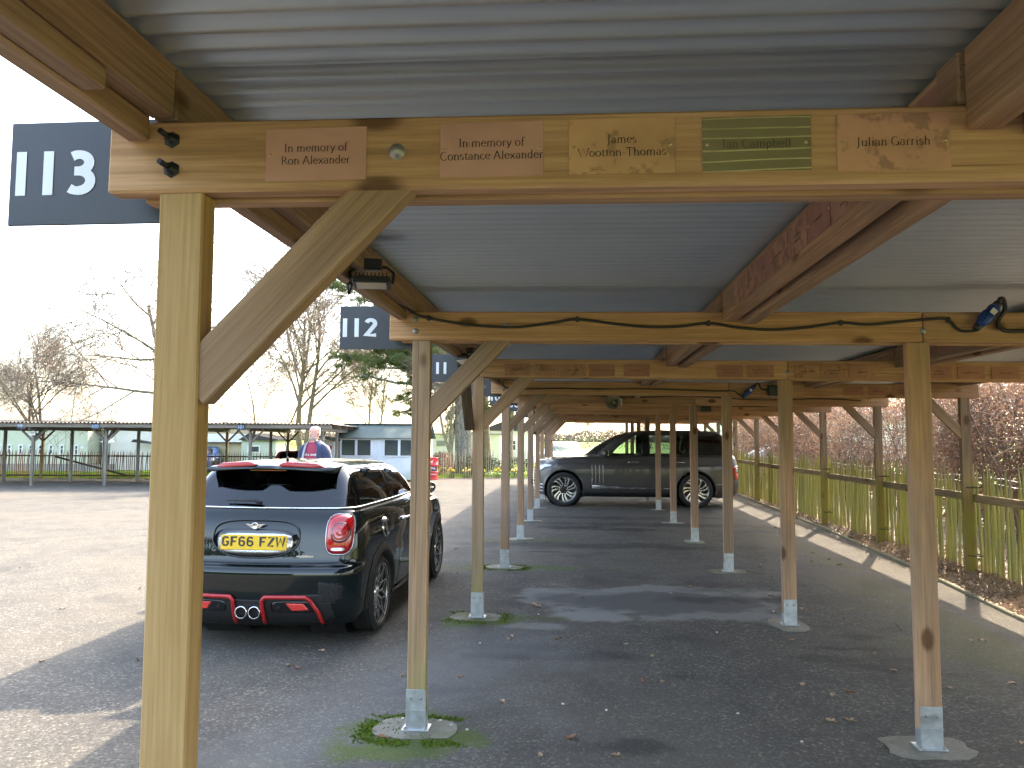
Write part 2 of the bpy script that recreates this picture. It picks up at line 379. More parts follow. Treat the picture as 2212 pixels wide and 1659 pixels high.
# ------------------------------------------------------------------ stroke lettering
def A(cx, cy, rx, ry, a0, a1, n=12):
    return [(cx + rx * math.cos(R(a0 + (a1 - a0) * i / n)), cy + ry * math.sin(R(a0 + (a1 - a0) * i / n))) for i in range(n + 1)]
def stem(x, h, lo=0.0, s=1): return [[(x, lo), (x, h)]] + ([[(x - .07, lo), (x + .07, lo)]] if s else [])
SERIF = {
 ' ': (.24, []), 'I': (.3, stem(.15, .68) + [[(.06, .68), (.24, .68)]]),
 'n': (.52, stem(.12, .44) + [[(.05, .43), (.12, .45)], A(.26, .30, .14, .145, 180, 0) + [(.40, 0)], [(.33, 0), (.47, 0)]]),
 'm': (.80, stem(.12, .44) + [A(.26, .30, .13, .145, 180, 0) + [(.39, 0)], A(.53, .30, .14, .145, 180, 0) + [(.67, 0)], [(.33, 0), (.45, 0)], [(.60, 0), (.74, 0)]]),
 'h': (.52, stem(.12, .72) + [A(.26, .30, .14, .145, 180, 0) + [(.40, 0)], [(.33, 0), (.47, 0)]]),
 'u': (.52, [[(.12, .44), (.12, .14)] + A(.25, .14, .13, .14, 180, 340), [(.40, .44), (.40, 0), (.47, 0)], [(.05, .44), (.12, .44)], [(.33, .44), (.40, .44)]]),
 'e': (.44, [[(.06, .26), (.40, .26)] + A(.23, .23, .18, .22, 10, 320)]),
 'o': (.49, [A(.24, .22, .19, .225, 0, 360, 18)]), 'c': (.42, [A(.24, .22, .19, .225, 50, 315, 14)]),
 'a': (.45, [A(.20, .33, .14, .11, 150, 0) + [(.34, .06), (.42, .02)], A(.20, .12, .14, .125, 60, 330)]),
 'r': (.36, stem(.12, .44) + [A(.25, .30, .13, .14, 180, 55)]),
 'y': (.44, [[(.04, .44), (.22, .02)], [(.41, .44), (.22, .02), (.13, -.17), (.05, -.2)]]),
 'f': (.31, stem(.13, .58) + [A(.26, .58, .13, .14, 180, 40), [(.04, .43), (.28, .43)]]),
 't': (.31, [[(.14, .56), (.14, .1)] + A(.24, .1, .1, .1, 180, 310), [(.03, .43), (.27, .43)]]),
 'l': (.26, stem(.13, .72)), 'i': (.26, stem(.13, .44) + [[(.13, .59), (.13, .66)]]), 'j': (.26, [[(.13, .44), (.13, -.1), (.03, -.2)], [(.13, .59), (.13, .66)]]),
 'd': (.50, [[(.37, .72), (.37, .02), (.44, 0)], A(.22, .22, .16, .22, 20, 340, 14)]),
 'b': (.50, [[(.11, .72), (.11, .03)], A(.26, .22, .16, .22, 160, -160, 14)]),
 'p': (.50, stem(.11, .44, -.2) + [A(.26, .22, .16, .22, 160, -160, 14)]),
 'g': (.46, [A(.22, .28, .14, .16, 0, 360, 14), A(.22, -.06, .18, .13, 90, 450, 14)]),
 's': (.37, [A(.19, .33, .12, .11, 40, 250) + A(.18, .11, .13, .115, 70, -150)]),
 'x': (.46, [[(.05, .44), (.41, 0)], [(.40, .44), (.06, 0)]]), 'k': (.48, stem(.11, .72) + [[(.38, .44), (.13, .2), (.43, 0)]]),
 'w': (.64, [[(.03, .44), (.18, 0), (.32, .42), (.47, 0), (.61, .44)]]), 'v': (.44, [[(.04, .44), (.22, 0), (.40, .44)]]),
 'R': (.60, stem(.13, .68) + [[(.06, .68), (.13, .68)], [(.13, .67)] + A(.27, .52, .17, .155, 90, -90) + [(.13, .365)], [(.28, .36), (.56, 0)]]),
 'P': (.52, stem(.13, .68) + [[(.13, .67)] + A(.27, .51, .17, .165, 90, -90) + [(.13, .345)]]),
 'A': (.64, [[(.05, 0), (.31, .70)], [(.31, .70), (.58, 0)], [(.15, .24), (.48, .24)], [(.0, 0), (.12, 0)], [(.51, 0), (.65, 0)]]),
 'C': (.63, [A(.34, .34, .27, .355, 48, 312, 18)]), 'G': (.66, [A(.34, .34, .27, .355, 48, 345, 18), [(.59, .0), (.59, .28)], [(.47, .28), (.65, .28)]]),
 'J': (.32, [[(.17, .68), (.17, .02), (.10, -.14), (.01, -.17)], [(.08, .68), (.26, .68)]]),
 'W': (.92, [[(.04, .68), (.25, 0), (.46, .66), (.68, 0), (.88, .68)], [(-.02, .68), (.11, .68)], [(.82, .68), (.95, .68)]]),
 'T': (.56, stem(.28, .66) + [[(.03, .55), (.04, .67), (.52, .67), (.53, .55)]]),
 'N': (.66, stem(.1, .68) + [[(.1, .68), (.56, 0)], [(.56, 0), (.56, .68)], [(.48, .68), (.64, .68)]]),
 'S': (.46, [A(.24, .52, .16, .165, 45, 260) + A(.22, .17, .17, .18, 75, -150)]),
 'E': (.52, stem(.12, .68) + [[(.06, .67), (.44, .67), (.45, .57)], [(.12, .36), (.36, .36)], [(.12, 0), (.46, 0), (.48, .11)]]),
 'K': (.62, stem(.12, .68) + [[(.52, .68), (.14, .3), (.56, 0)]]), 'M': (.82, stem(.1, .68) + [[(.1, .68), (.4, .05), (.7, .68)], [(.7, .68), (.7, 0)], [(.62, 0), (.78, 0)]]), 'B': (.54, stem(.12, .68) + [[(.12, .67)] + A(.27, .52, .15, .155, 90, -90) + [(.12, .365)], [(.12, .36)] + A(.28, .18, .18, .18, 90, -90) + [(.12, 0)]]),
 'H': (.66, stem(.12, .68) + [[(.54, 0), (.54, .68)], [(.12, .35), (.54, .35)]]), 'L': (.50, stem(.12, .68) + [[(.12, 0), (.44, 0), (.46, .12)]]), '-': (.34, [[(.05, .22), (.28, .22)]]),
}
SANS = {
 ' ': (.3, []), '1': (.34, [[(.17, 0), (.17, .7)]]), '0': (.58, [A(.29, .35, .19, .29, 0, 360, 24)]),
 '2': (.54, [A(.26, .50, .165, .135, 165, -35, 14) + [(.10, .065), (.47, .065)]]),
 '3': (.54, [A(.22, .505, .17, .13, 130, -90, 14) + [(.15, .375)], [(.15, .37)] + A(.22, .215, .20, .155, 90, -135, 14)]),
 '6': (.54, [[(.42, .66)] + A(.42, .25, .31, .38, 115, 180, 8), A(.27, .215, .16, .16, 0, 360, 20)]),
 '7': (.5, [[(.05, .64), (.46, .64), (.18, 0)]]), '8': (.56, [A(.28, .51, .145, .125, 0, 360, 18), A(.28, .20, .185, .15, 0, 360, 20)]),
 '9': (.54, [A(.27, .48, .16, .16, 0, 360, 20), [(.12, .03)] + A(.12, .44, .31, .38, -65, 0, 8)]),
 'G': (.60, [[(.5, .56), (.4, .64), (.2, .64), (.1, .54), (.1, .16), (.2, .06), (.4, .06), (.5, .16), (.5, .32), (.32, .32)]]),
 'F': (.54, [[(.5, .64), (.1, .64), (.1, 0)], [(.1, .35), (.42, .35)]]), 'Z': (.56, [[(.08, .64), (.48, .64), (.08, .06), (.50, .06)]]),
 'W': (.76, [[(.07, .7), (.2, .04), (.38, .6), (.56, .04), (.69, .7)]]), 'M': (.7, [[(.1, 0), (.1, .66), (.35, .2), (.6, .66), (.6, 0)]]),
 'O': (.68, [A(.34, .35, .25, .29, 0, 360, 20)]), 'T': (.56, [[(.28, 0), (.28, .64)], [(.02, .64), (.54, .64)]]),
 'U': (.62, [[(.1, .7), (.1, .25)] + A(.31, .25, .21, .19, 180, 360) + [(.52, .7)]]), 'L': (.5, [[(.1, .7), (.1, .06), (.46, .06)]]),
 'A': (.64, [[(.05, 0), (.32, .68), (.59, 0)], [(.16, .22), (.48, .22)]]), 'C': (.62, [A(.35, .35, .25, .29, 50, 310, 16)]),
 'K': (.6, [[(.1, 0), (.1, .7)], [(.52, .7), (.14, .32), (.54, 0)]]), 'J': (.42, [[(.3, .7), (.3, .18), (.2, .06), (.04, .1)]]),
 'N': (.66, [[(.1, 0), (.1, .7), (.56, 0), (.56, .7)]]), 'E': (.54, [[(.48, .64), (.1, .64), (.1, .06), (.5, .06)], [(.1, .36), (.44, .36)]]),
 'S': (.54, [A(.27, .50, .16, .14, 40, 260) + A(.25, .20, .17, .15, 80, -150)]), '&': (.66, [[(.6, .0), (.2, .5)] + A(.29, .53, .11, .12, 200, -20, 8) + [(.12, .22)] + A(.27, .18, .16, .14, 150, 340, 8) + [(.56, .36)]]),
}
SANSPLATE = dict(SANS)
SANSPLATE['6'] = (.56, [[(.47, .56), (.38, .64), (.2, .64), (.1, .54), (.1, .16), (.2, .06), (.38, .06), (.47, .16), (.47, .30), (.38, .38), (.12, .38)]])

def text_width(t, G, tr=0.0): return sum(G[c][0] + tr for c in t) - tr
def text_mb(mb, t, G, size, o, ux, uz, thick=.10, thin=.035, align='c', tr=0.0, lift=None):
    """size = cap height in metres / .7"""
    s = size / .7; ux = Vector(ux); uz = Vector(uz); o = Vector(o)
    if lift is None: lift = ux.cross(uz) * .0012
    x0 = {'c': -text_width(t, G, tr) / 2, 'l': 0.0, 'r': -text_width(t, G, tr)}[align]
    kst = 0
    for ch in t:
        adv, st = G[ch]
        for pl in st:
            kst += 1; lf = lift + ux.cross(uz) * (.00012 * (kst % 5))
            n = len(pl); L = []; Rr = []
            closed = n > 3 and abs(pl[0][0] - pl[-1][0]) < 1e-6 and abs(pl[0][1] - pl[-1][1]) < 1e-6
            for i, p in enumerate(pl):
                a = pl[i - 1] if i > 0 else (pl[-2] if closed else pl[0]); b = pl[i + 1] if i < n - 1 else (pl[1] if closed else pl[-1])
                dx, dy = b[0] - a[0], b[1] - a[1]; l = math.hypot(dx, dy) or 1
                dx /= l; dy /= l
                mit = 1.0
                if 0 < i < n - 1:
                    d1 = ((p[0] - a[0]), (p[1] - a[1])); l1 = math.hypot(*d1) or 1
                    ca = abs(d1[0] / l1 * dx + d1[1] / l1 * dy); mit = 1 / max(.55, ca)
                w = (thin + (thick - thin) * abs(dy * .985 + dx * .17)) / 2 * mit
                L.append((p[0] - dy * w, p[1] + dx * w)); Rr.append((p[0] + dy * w, p[1] - dx * w))
            P = [[o + ux * ((x0 + q[0]) * s) + uz * (q[1] * s) + lf for q in row] for row in (L, Rr)]
            mb.grid(P, smooth=False)
        x0 += adv + tr
    return mb

# ------------------------------------------------------------------ ground
STAINS = [(x, y, .16 + .08 * (i % 3), .08 + .05 * (i % 2), .34 + .10 * (i % 3)) for i, (x, y) in enumerate(
 [(-0.77, 4.94), (-0.91, 4.94), (-0.59, 5.72), (-0.37, 5.76), (-0.05, 5.72), (0.15, 5.77), (0.3, 5.89), (-0.32, 5.97), (-0.44, 10.9), (0.35, 10.89), (0.58, 7.17), (0.32, 4.16), (0.71, 5.36),
  (1.88, 5.91), (2.11, 6.2), (2.3, 6.02), (2.41, 5.91), (2.15, 5.71), (2.6, 5.62), (2.29, 6.58)])] + [(1.67, 8.0, .5, .25, .5), (1.22, 7.88, .4, .2, .5), (1.57, 8.54, .5, .3, .45), (-.06, 13.87, .8, .3, .7), (.89, 13.65, .7, .3, .7)]
MOSS = [(-.9, 4.13, .42, .30, .9), (-.87, 6.8, .40, .28, .8), (-.35, 6.95, .35, .12, .4), (-.85, 9.55, .75, .25, .75), (-.4, 9.6, .9, .2, .4), (-.8, 12.15, .8, .25, .5)]
RIMS = [(.82, 7.75, 1.35, .80, .7), (.12, 7.05, .42, .22, .8), (-.38, 6.65, .28, .14, .6), (.25, 8.1, .8, .3, .4)]
WET = [(.3, 11.6, 2.2, .35, .5), (1.2, 14.5, 2.6, .35, .5), (.2, 15.6, 1.8, .3, .5)]
PALES = [(-.75, 5.6, .9, 1.3, .8), (-1.2, 4.3, .7, .9, .7), (-.6, 6.2, .6, .5, .7), (1.8, 9.5, 1.5, 1.2, .3)]
GREENS = [(3.6, 6.0, 1.0, 4.0, .45), (3.9, 12, .8, 5.0, .5), (-.3, 3.3, 1.3, .5, .35), (2.3, 3.6, 1.2, .6, .25)]
M['tarmac'] = m_tarmac()

def m_grass(name, c1, c2, c3):
    n = NT(name); v = n.coord()
    a = n.noise(v, .25, 4); b = n.noise(v, 9, 5); d = n.noise(v, 1.5, 4)
    f = n.math('ADD', n.math('MULTIPLY', a, .35), n.math('ADD', n.math('MULTIPLY', b, .35), n.math('MULTIPLY', d, .3)))
    n.base(n.ramp(f, [(.32, c1), (.5, c2), (.7, c3)])).set(rough=.9, spec=.2)
    n.bump(b, .8, .05); return n.m
M['grass'] = m_grass('field_grass', (.09, .15, .015), (.16, .24, .025), (.24, .30, .04))
M['lawn'] = m_grass('lawn_grass', (.10, .16, .015), (.18, .26, .025), (.27, .34, .04))
M['mulch'] = None
def m_mulch():
    n = NT('leaf_mulch'); v = n.coord()
    vo = n.voro(v, 28); sp = n.new('SeparateColor'); n.l(vo.outputs['Color'], sp.inputs[0]); a = n.noise(v, 2, 5)
    c = n.ramp(sp.outputs[0], [(0, (.07, .048, .034)), (.5, (.18, .125, .08)), (.8, (.30, .22, .145)), (1, (.46, .37, .26))])
    n.base(n.mix(n.map(a, .4, .65, 0, .5), c, (.20, .17, .125))).set(rough=.8, spec=.3)
    n.bump(vo.outputs['Distance'], .9, .02); return n.m
M['mulch'] = m_mulch()

mb = MB(); n_ = 40
mb.grid([[(x, y, -.012) for y in (-1500, -40, 20, 60, 200, 600, 1500)] for x in (-1500, -200, -40, 0, 40, 200, 1500)], smooth=False)
tag(mb.build('field', M['grass']), kind='structure')
KERB = [(3.55, -12), (3.75, 3.0), (3.96, 7.2), (4.22, 10.3), (4.42, 14.1), (4.60, 21.4), (4.75, 34)]
far_edge = [(6.0, 34), (2, 31.8), (-4, 30.1), (-9, 28.6), (-16, 27.4), (-24, 26.3), (-70, 21.0)]
FX0, FX1, FY0, FY1 = -2.6, 3.5, 3.0, 16.0
V = []; Fc = []
nx, ny = 152, 325
for j in range(ny + 1):
    for i in range(nx + 1): V.append((FX0 + (FX1 - FX0) * i / nx, FY0 + (FY1 - FY0) * j / ny, 0))
for j in range(ny):
    for i in range(nx): k = j * (nx + 1) + i; Fc.append((k, k + 1, k + nx + 2, k + nx + 1))
for pg in ([(-70, -12), (FX0, -12), (FX0, 30.5)] + [p for p in far_edge if p[0] < FX0], [(FX0, -12), (FX1, -12), (FX1, FY0), (FX0, FY0)], [(FX0, FY1), (FX1, FY1), (FX1, 32.63), (2, 31.8), (FX0, 30.5)], [(FX1, -12)] + KERB[:-1] + [(6.0, 34), (FX1, 32.63)]):
    k = len(V); V += [(p[0], p[1], 0) for p in pg]; Fc.append(tuple(range(k, len(V))))
me = bpy.data.meshes.new('tarmac_yard'); me.from_pydata(V, [], Fc); me.materials.append(M['tarmac'])
wa = me.color_attributes.new('wear_a', 'FLOAT_COLOR', 'POINT'); wb = me.color_attributes.new('wear_b', 'FLOAT_COLOR', 'POINT'); A_ = []; B_ = []
for i, (x, y, z) in enumerate(V):
    if i >= (nx + 1) * (ny + 1): A_ += [0, 0, 0, 1]; B_ += [0, 0, 0, 1]; continue
    w1 = .55 * noise.fractal((x * 1.5, y * 1.5, 0), .6, 2.2, 5); w2 = .6 * noise.fractal((x * 4.5, y * 4.5, 7), .6, 2.2, 4)
    A_ += [ell(x, y, RIMS, w1, .25), ell(x, y, [(.80, 7.72, 1.12, .50, .6)], w1 * .6, .2), max(ell(x, y, STAINS, w2, .6), ell(x, y, WET, w1, .5)), 1]
    B_ += [ell(x, y, MOSS, w2, .45), ell(x, y, PALES, w1, .9), ell(x, y, GREENS, w1, .8), 1]
wa.data.foreach_set('color', A_); wb.data.foreach_set('color', B_)
tag(link('tarmac_yard', me), kind='structure')
# kerb edging: separate lengths of concrete
kp = []
def klerp(y):
    for (a, b) in zip(KERB[:-1], KERB[1:]):
        if a[1] <= y <= b[1]:
            t = (y - a[1]) / (b[1] - a[1]); return a[0] + (b[0] - a[0]) * t
    return KERB[-1][0]
kerb = empty('concrete_edging'); tag(kerb, kind='structure')
y = 2.0; i = 0
while y < 30:
    x0, x1 = klerp(y), klerp(y + .9); ang = math.atan2(x0 - x1, .9)
    b = MB().box((0, 0, 0), (.055, .893, .16), bev=.008).mesh('edging_stone', M['kerb']) if i == 0 else b
    link('edging_stone', b, kerb, ((x0 + x1) / 2 + .03, y + .45, -.045 + random.uniform(-.006, .006)), (0, 0, ang)); y += .9; i += 1
# verge with leaf mulch under the fence, gently rising
V = [[(klerp(yy) + .055 + (0, .25, .6, 1.2, 2.2, 4.5, 9)[k], yy, (.0, .03, .05, .06, .07, .05, .0)[k] + .012 * noise.noise((yy * 2, k, 0))) for k in range(7)] for yy in np.arange(-6, 33, .4)]
tag(MB().grid(V).build('leaf_verge', M['mulch']), kind='structure')
# lawn beyond the far fence
tag(MB().add([(-70, 21.0, 0), (-24, 26.3, 0), (-16, 27.4, 0), (-9, 28.6, 0), (-4, 30.1, 0), (2, 31.8, 0), (6, 34, 0), (8, 60, 0), (-70, 60, 0)], [tuple(range(9))[::-1]]).build('lawn', M['lawn']), kind='structure')
M['road'] = plain('far_road', (.12, .12, .12), .8)
tag(MB().add([(-60, 72, .004), (120, 78, .004), (120, 81, .004), (-60, 74.6, .004)], [(0, 1, 2, 3)]).build('far_road', M['road']), kind='structure')

# ------------------------------------------------------------------ the timber shelter
S, Y113 = 2.638, 1.615
FR = list(range(114, 102, -1))
def Yf(n): return Y113 + (113 - n) * S
XL, XM, XR = -.884, 1.852, 4.655
SLOPE = -.009
def dz(x): return SLOPE * (x + .9)
SH = empty('timber_shelter', (0, 0, 0)); tag(SH, 'long open-sided timber car shelter with corrugated metal roof', 'shelter')
_tm = {}
def timber(name, p0, p1, w, h, mat, parent=SH, bev=.004, up=None):
    """beam of length |p1-p0| along local X; w across, h along up"""
    p0 = Vector(p0); p1 = Vector(p1); L = (p1 - p0).length
    key = (round(L, 3), w, h, mat.name)
    if key not in _tm: _tm[key] = MB().box((L / 2, 0, 0), (L, w, h), bev=bev).mesh(name, mat)
    ax = (p1 - p0).normalized(); u = Vector(up) if up else (Vector((0, 0, 1)) if abs(ax.z) < .95 else Vector((1, 0, 0)))
    ay = u.cross(ax).normalized(); az = ax.cross(ay)
    o = link(name, _tm[key], parent)
    o.matrix_basis = Matrix.Translation(p0) @ Matrix((ax, ay, az)).transposed().to_4x4()
    return o
ZB, BH, BT, PD = 2.168, .165, .050, .060
bracket_mb = MB()
for s_ in (-1, 1):
    bracket_mb.box((0, s_ * .0325, .112), (.112, .005, .215), bev=.001); bracket_mb.box((s_ * .0545, 0, .055), (.005, .060, .1), bev=.001)
bracket_mb.box((0, 0, .004), (.15, .105, .007), bev=.002); bracket_mb.box((0, -.0365, .107), (.116, .003, .006))
bracket_me = bracket_mb.mesh('bracket', M['galv'])
bolt_a = MB().lathe([(.0, -.010), (.006, -.009), (.0085, -.005), (.009, 0)], 'y', 8).mesh('bolt', M['bolt'])
bolt_b = MB().lathe([(.0, .02), (.006, .019), (.009, .012), (.009, .007)], 'z', 8).mesh('bolt', M['bolt'])
def footing_mesh(seed):
    rnd = random.Random(seed); n = 18; P = []
    for i in range(n):
        a = 2 * math.pi * i / n; rx = .215 / max(abs(math.cos(a)), abs(math.sin(a))) ** .55 * rnd.uniform(.9, 1.08)
        P.append((rx * math.cos(a) * 1.05, rx * math.sin(a) * .72))
    return MB().prism(P, -.02, .006, 'z').mesh('footing', M['concrete'])
foot_me = [footing_mesh(k) for k in range(4)]
round_bolt = MB().lathe([(0, -.011), (.008, -.010), (.014, -.005), (.017, 0), (.019, .001)], 'y', 12).mesh('bolt_head', M['bolt'])
stud_mb = MB().tube([(0, 0, 0), (-.004, -.045, .004)], .0065, 8); stud_mb.lathe([(.0, -.016), (.012, -.016), (.013, -.002), (.02, 0)], 'y', 6)
stud_me = stud_mb.mesh('threaded_stud', M['boltdark'])
rp = random.Random(3)
for n in FR:
    Y = Yf(n); near = n >= 106
    # posts
    for xi, X in enumerate((XL, XM, XR)):
        top = ZB + dz(X); x_ = X + rp.uniform(-.004, .004); tilt = rp.uniform(-.006, .006)
        if xi == 1 and n == 112: tilt = -.004
        mat = M['post']
        if n == 113 and xi == 0: mat = M['postnew']
        elif n in (112, 111) and xi == 0: mat = M['postm']
        elif xi == 2: mat = M['posta']
        w = .104 if xi == 0 else (.116 if xi == 1 else .112)
        p = timber('post', (x_, Y + PD / 2, .10 if xi < 2 else .0), (x_ + tilt, Y + PD / 2, top), w, PD, mat, up=(0, -1, 0))
        if xi < 2:
            inv = p.matrix_basis.inverted()
            b = link('bracket', bracket_me, p); b.matrix_basis = inv @ Matrix.Translation((x_, Y + PD / 2, 0.004))
            if near:
                for (m_, q) in ((bolt_a, (-.028, -.035, .172)), (bolt_a, (.028, -.035, .172)), (bolt_b, (-.058, -.043, 0)), (bolt_b, (.058, -.043, 0))):
                    b2 = link('bolt', m_, p); b2.matrix_basis = inv @ Matrix.Translation((x_ + q[0], Y + PD / 2 + q[1], .004 + q[2]))
            f = link('footing', foot_me[(n + xi) % 4], SH, (x_ - .01, Y + .03, 0), (0, 0, (n % 4) * math.pi / 2 + .1 if xi else .12 * (n % 5 - 2)))
    # doubled cross beams, two lengths with the joint over the middle post
    jx = XM + .02
    for (a, b) in ((-1.067, jx), (jx + .003, 4.82)):
        e = rp.uniform(-.004, .004)
        timber('beam', (a, Y + BT / 2, ZB + BH / 2 + dz(a) + e), (b, Y + BT / 2, ZB + BH / 2 + dz(b) + e), BT, BH, M['beam'], bev=.006)
        timber('beam', (a + (.06 if a < 0 else 0), Y + .054 + BT / 2, ZB + BH / 2 - .007 + dz(a)), (b, Y + .054 + BT / 2, ZB + BH / 2 - .007 + dz(b)), BT, BH, M['beam'], bev=.005)
    # knee braces in the frame plane
    timber('brace', (XL + .02, Y + .032, 1.725), (XL + .49, Y + .032, 2.21), .108, .052, M['brace'], up=(0, -1, 0))
    timber('brace', (XR - .02, Y + .032, 1.67), (XR - .485, Y + .032, 2.15), .108, .052, M['brace'], up=(0, -1, 0))
    # end grain wedges of the brace are cut by the post and beam; bolts
    if near:
        me_ = stud_me if n == 113 else round_bolt
        for (bx, bz) in ((-.915, 2.29), (-.914, 2.221)):
            link('beam_bolt', me_, SH, (bx, Y - .001, bz + dz(bx)))
        for bx, bz in ((-.395, 2.25), (1.873, 2.205)):
            link('beam_bolt', round_bolt, SH, (bx, Y - .001, bz))
# longitudinal purlins, bay by bay
ZS = 2.462
for a, b in zip(FR[:-1], FR[1:]):
    y0, y1 = Yf(a) + .104, Yf(b)
    timber('purlin', (-.994, y0 + .002, 2.36), (-.994, y1 - .002, 2.36), .052, .142, M['purlin'])
    timber('purlin', (-.937, y0 - .10, 2.4), (-.937, y1 - .004, 2.4), .055, .122, M['purlin'])
    for X in (.845, 2.825):
        d = dz(X)
        timber('purlin', (X, y0 + .002, 2.366 + d), (X, y1 - .002, 2.366 + d), .07, .176, M['purlin'])
        timber('purlin', (X + .112, y0 + .002, 2.35 + d), (X + .112, y1 - .002, 2.35 + d), .072, .17, M['purlin'])
        timber('purlin', (X - .02, y0 - .10, 2.395 + d), (X - .02, y0 - .004, 2.395 + d), .05, .115, M['purlin'])
    timber('purlin', (4.60, y0 + .002, 2.33), (4.60, y1 - .002, 2.33), .052, .142, M['purlin'])
    timber('purlin', (4.70, y0 - .10, 2.36), (4.70, y1 - .004, 2.36), .055, .10, M['purlin'])
    if (a - 113) % 4 == 3 or a == 112:
        pass
timber('packing_block', (-.94, .2, 2.315), (-.94, 1.37, 2.315), .05, .045, M['purlin'])
for n in (111, 107):
    timber('brace', (-.968, Yf(n) - .005, 1.69), (-.968, Yf(n) - .47, 2.33), .05, .085, M['darkwood'], up=(1, 0, 0))
# corrugated sheets, ridges across the shelter
pitch = S / 3 / 12; NS = 8
prof = []
for i in range(12 * NS + NS + 1):
    t = i / NS; prof.append((t * pitch, .0118 * math.cos(2 * math.pi * t)))
def sheet_me(x0, x1, name='roof_sheet'):
    P = [[(x, y, z + dz(x)) for (y, z) in prof] for x in np.linspace(x0, x1, 4)]
    return MB().grid(P).mesh(name, M['roof'])
sm_a = sheet_me(-1.11, 1.95); sm_b = sheet_me(1.80, 5.03)
y = Yf(FR[0]) - .1; k = 0
while y < Yf(FR[-1]) + .1:
    link('roof_sheet', sm_a, SH, (0, y, ZS + .013 + (k % 2) * .0025)); link('roof_sheet', sm_b, SH, (0, y, ZS + .0175 + (k % 2) * .0025)); y += S / 3; k += 1

# ------------------------------------------------------------------ number signs
def number_sign(num, o, ux, w, h, dh, name='number_sign', label='', tr=.16, thick=.155, mats=('signblack', 'signwhite'), off=.03):
    """o = lower left front corner"""
    ux = Vector(ux); uz = Vector((0, 0, 1)); n = ux.cross(uz)
    e = empty(name, o); tag(e, label, 'sign', 'bay number signs')
    ay = -n
    M3 = Matrix((ux, ay, uz)).transposed()
    MB().box(M3 @ Vector((w / 2, .004, h / 2)), (w, .008, h), M3, bev=.0015).build('board', M[mats[0]], e)
    t = MB(); text_mb(t, num, SANS, dh, M3 @ Vector((off, 0, (h - dh) / 2)), ux, uz, thick, thick * .8, 'l', tr, lift=n * .0015)
    t.build('digits', M[mats[1]], e)
    if w > .3:
        sc_ = MB()
        for fx, fz in ((.86, .16), (.86, .84)): sc_.lathe([(0, -.002), (.004, -.0015), (.006, 0)], 'y', 8, M3 @ Vector((w * fx, 0, h * fz)))
        sc_.build('screw', M['bolt'], e)
    return e
lab = {113: 'large black number sign reading 113 at the nearest post', 112: 'black sign reading 112 at the second post', 111: 'black sign reading 111 half hidden by a brace',
       110: 'black sign reading 110 mostly hidden behind the third post', 109: 'black sign reading 109 cut off by a brace', 108: 'black sign reading 108 behind the row of braces', 107: 'small far black sign of bay 107 in the row of posts', 106: 'smallest visible black sign of bay 106 at the row end'}
for n in range(113, 105, -1):
    number_sign(str(n), (-1.392, Yf(n) + .108, 2.131), (1, 0, 0), .46, .258, .11, label=lab[n], tr=.11, thick=.166, off=.004)

# ------------------------------------------------------------------ plaques
ORD = ['first', 'second', 'third', 'fourth', 'fifth', 'sixth', 'seventh', 'eighth', 'ninth', 'tenth', 'eleventh', 'twelfth', 'thirteenth', 'fourteenth']
def scribble(mb, wid, size, o, ux, uz, lift):
    """worn, unreadable engraving: broken runs of short strokes"""
    r = random.Random(int(wid * 1e5)); x = -wid / 2; o = Vector(o)
    while x < wid / 2:
        run = r.uniform(.25, .5) * size
        for k in range(2):
            lift = lift * 1.015
            z0 = r.uniform(0, .1) * size; h = r.choice((.45, .5, .7)) * size; q = x + run * k * .5
            P = [[o + ux * (q + d) + uz * (z0 + hh) + lift for d in (0, size * .13)] for hh in (0, h)]; mb.grid(P, False)
        mb.grid([[o + ux * (x + d) + uz * (size * .42 + hh) + lift for d in (0, run * .7)] for hh in (0, size * .07)], False); x += run + (size * .3 if r.random() < .2 else size * .06)
def plaque(cx, w, h, o, ux, lines, mat, label, size=.0165, group='plaques screwed to the timbers', screws=True, detail=True):
    ux = Vector(ux); uz = Vector((0, 0, 1)); n = ux.cross(uz); M3 = Matrix((ux, -n, uz)).transposed()
    e = empty('plaque', o); tag(e, label, 'plaque', group)
    MB().box(M3 @ Vector((0, -.001, 0)), (w, .002, h), M3, bev=.0006).build('plate', mat, e)
    if lines:
        t = MB(); k = len(lines)
        for i, s in enumerate(lines):
            z = (k - 1) / 2 * size * 1.55 - i * size * 1.55 - size * .45
            if s[0] == '~':
                scribble(t, float(s[1:]) * size, size, (0, 0, z), ux, uz, n * .0027); continue
            text_mb(t, s, SERIF, size, (0, 0, z), ux, uz, .085, .028, lift=n * .0027, tr=.008)
        t.build('lettering', M['ink'], e)
    if screws:
        s_ = MB()
        for sx in (-1, 1): s_.lathe([(0, -.0045), (.003, -.004), (.0042, -.002)], 'y', 8).v[:]
        s_ = MB()
        for sx in (-1, 1):
            q = MB().lathe([(0, -.0022), (.0028, -.0018), (.004, 0)], 'y', 8); s_.add([M3 @ Vector((p[0] + sx * w * .455, p[1] - .002, p[2])) for p in q.v], q.f, True)
        s_.build('screw', M['screw'], e)
    return e
Y = Yf(113)
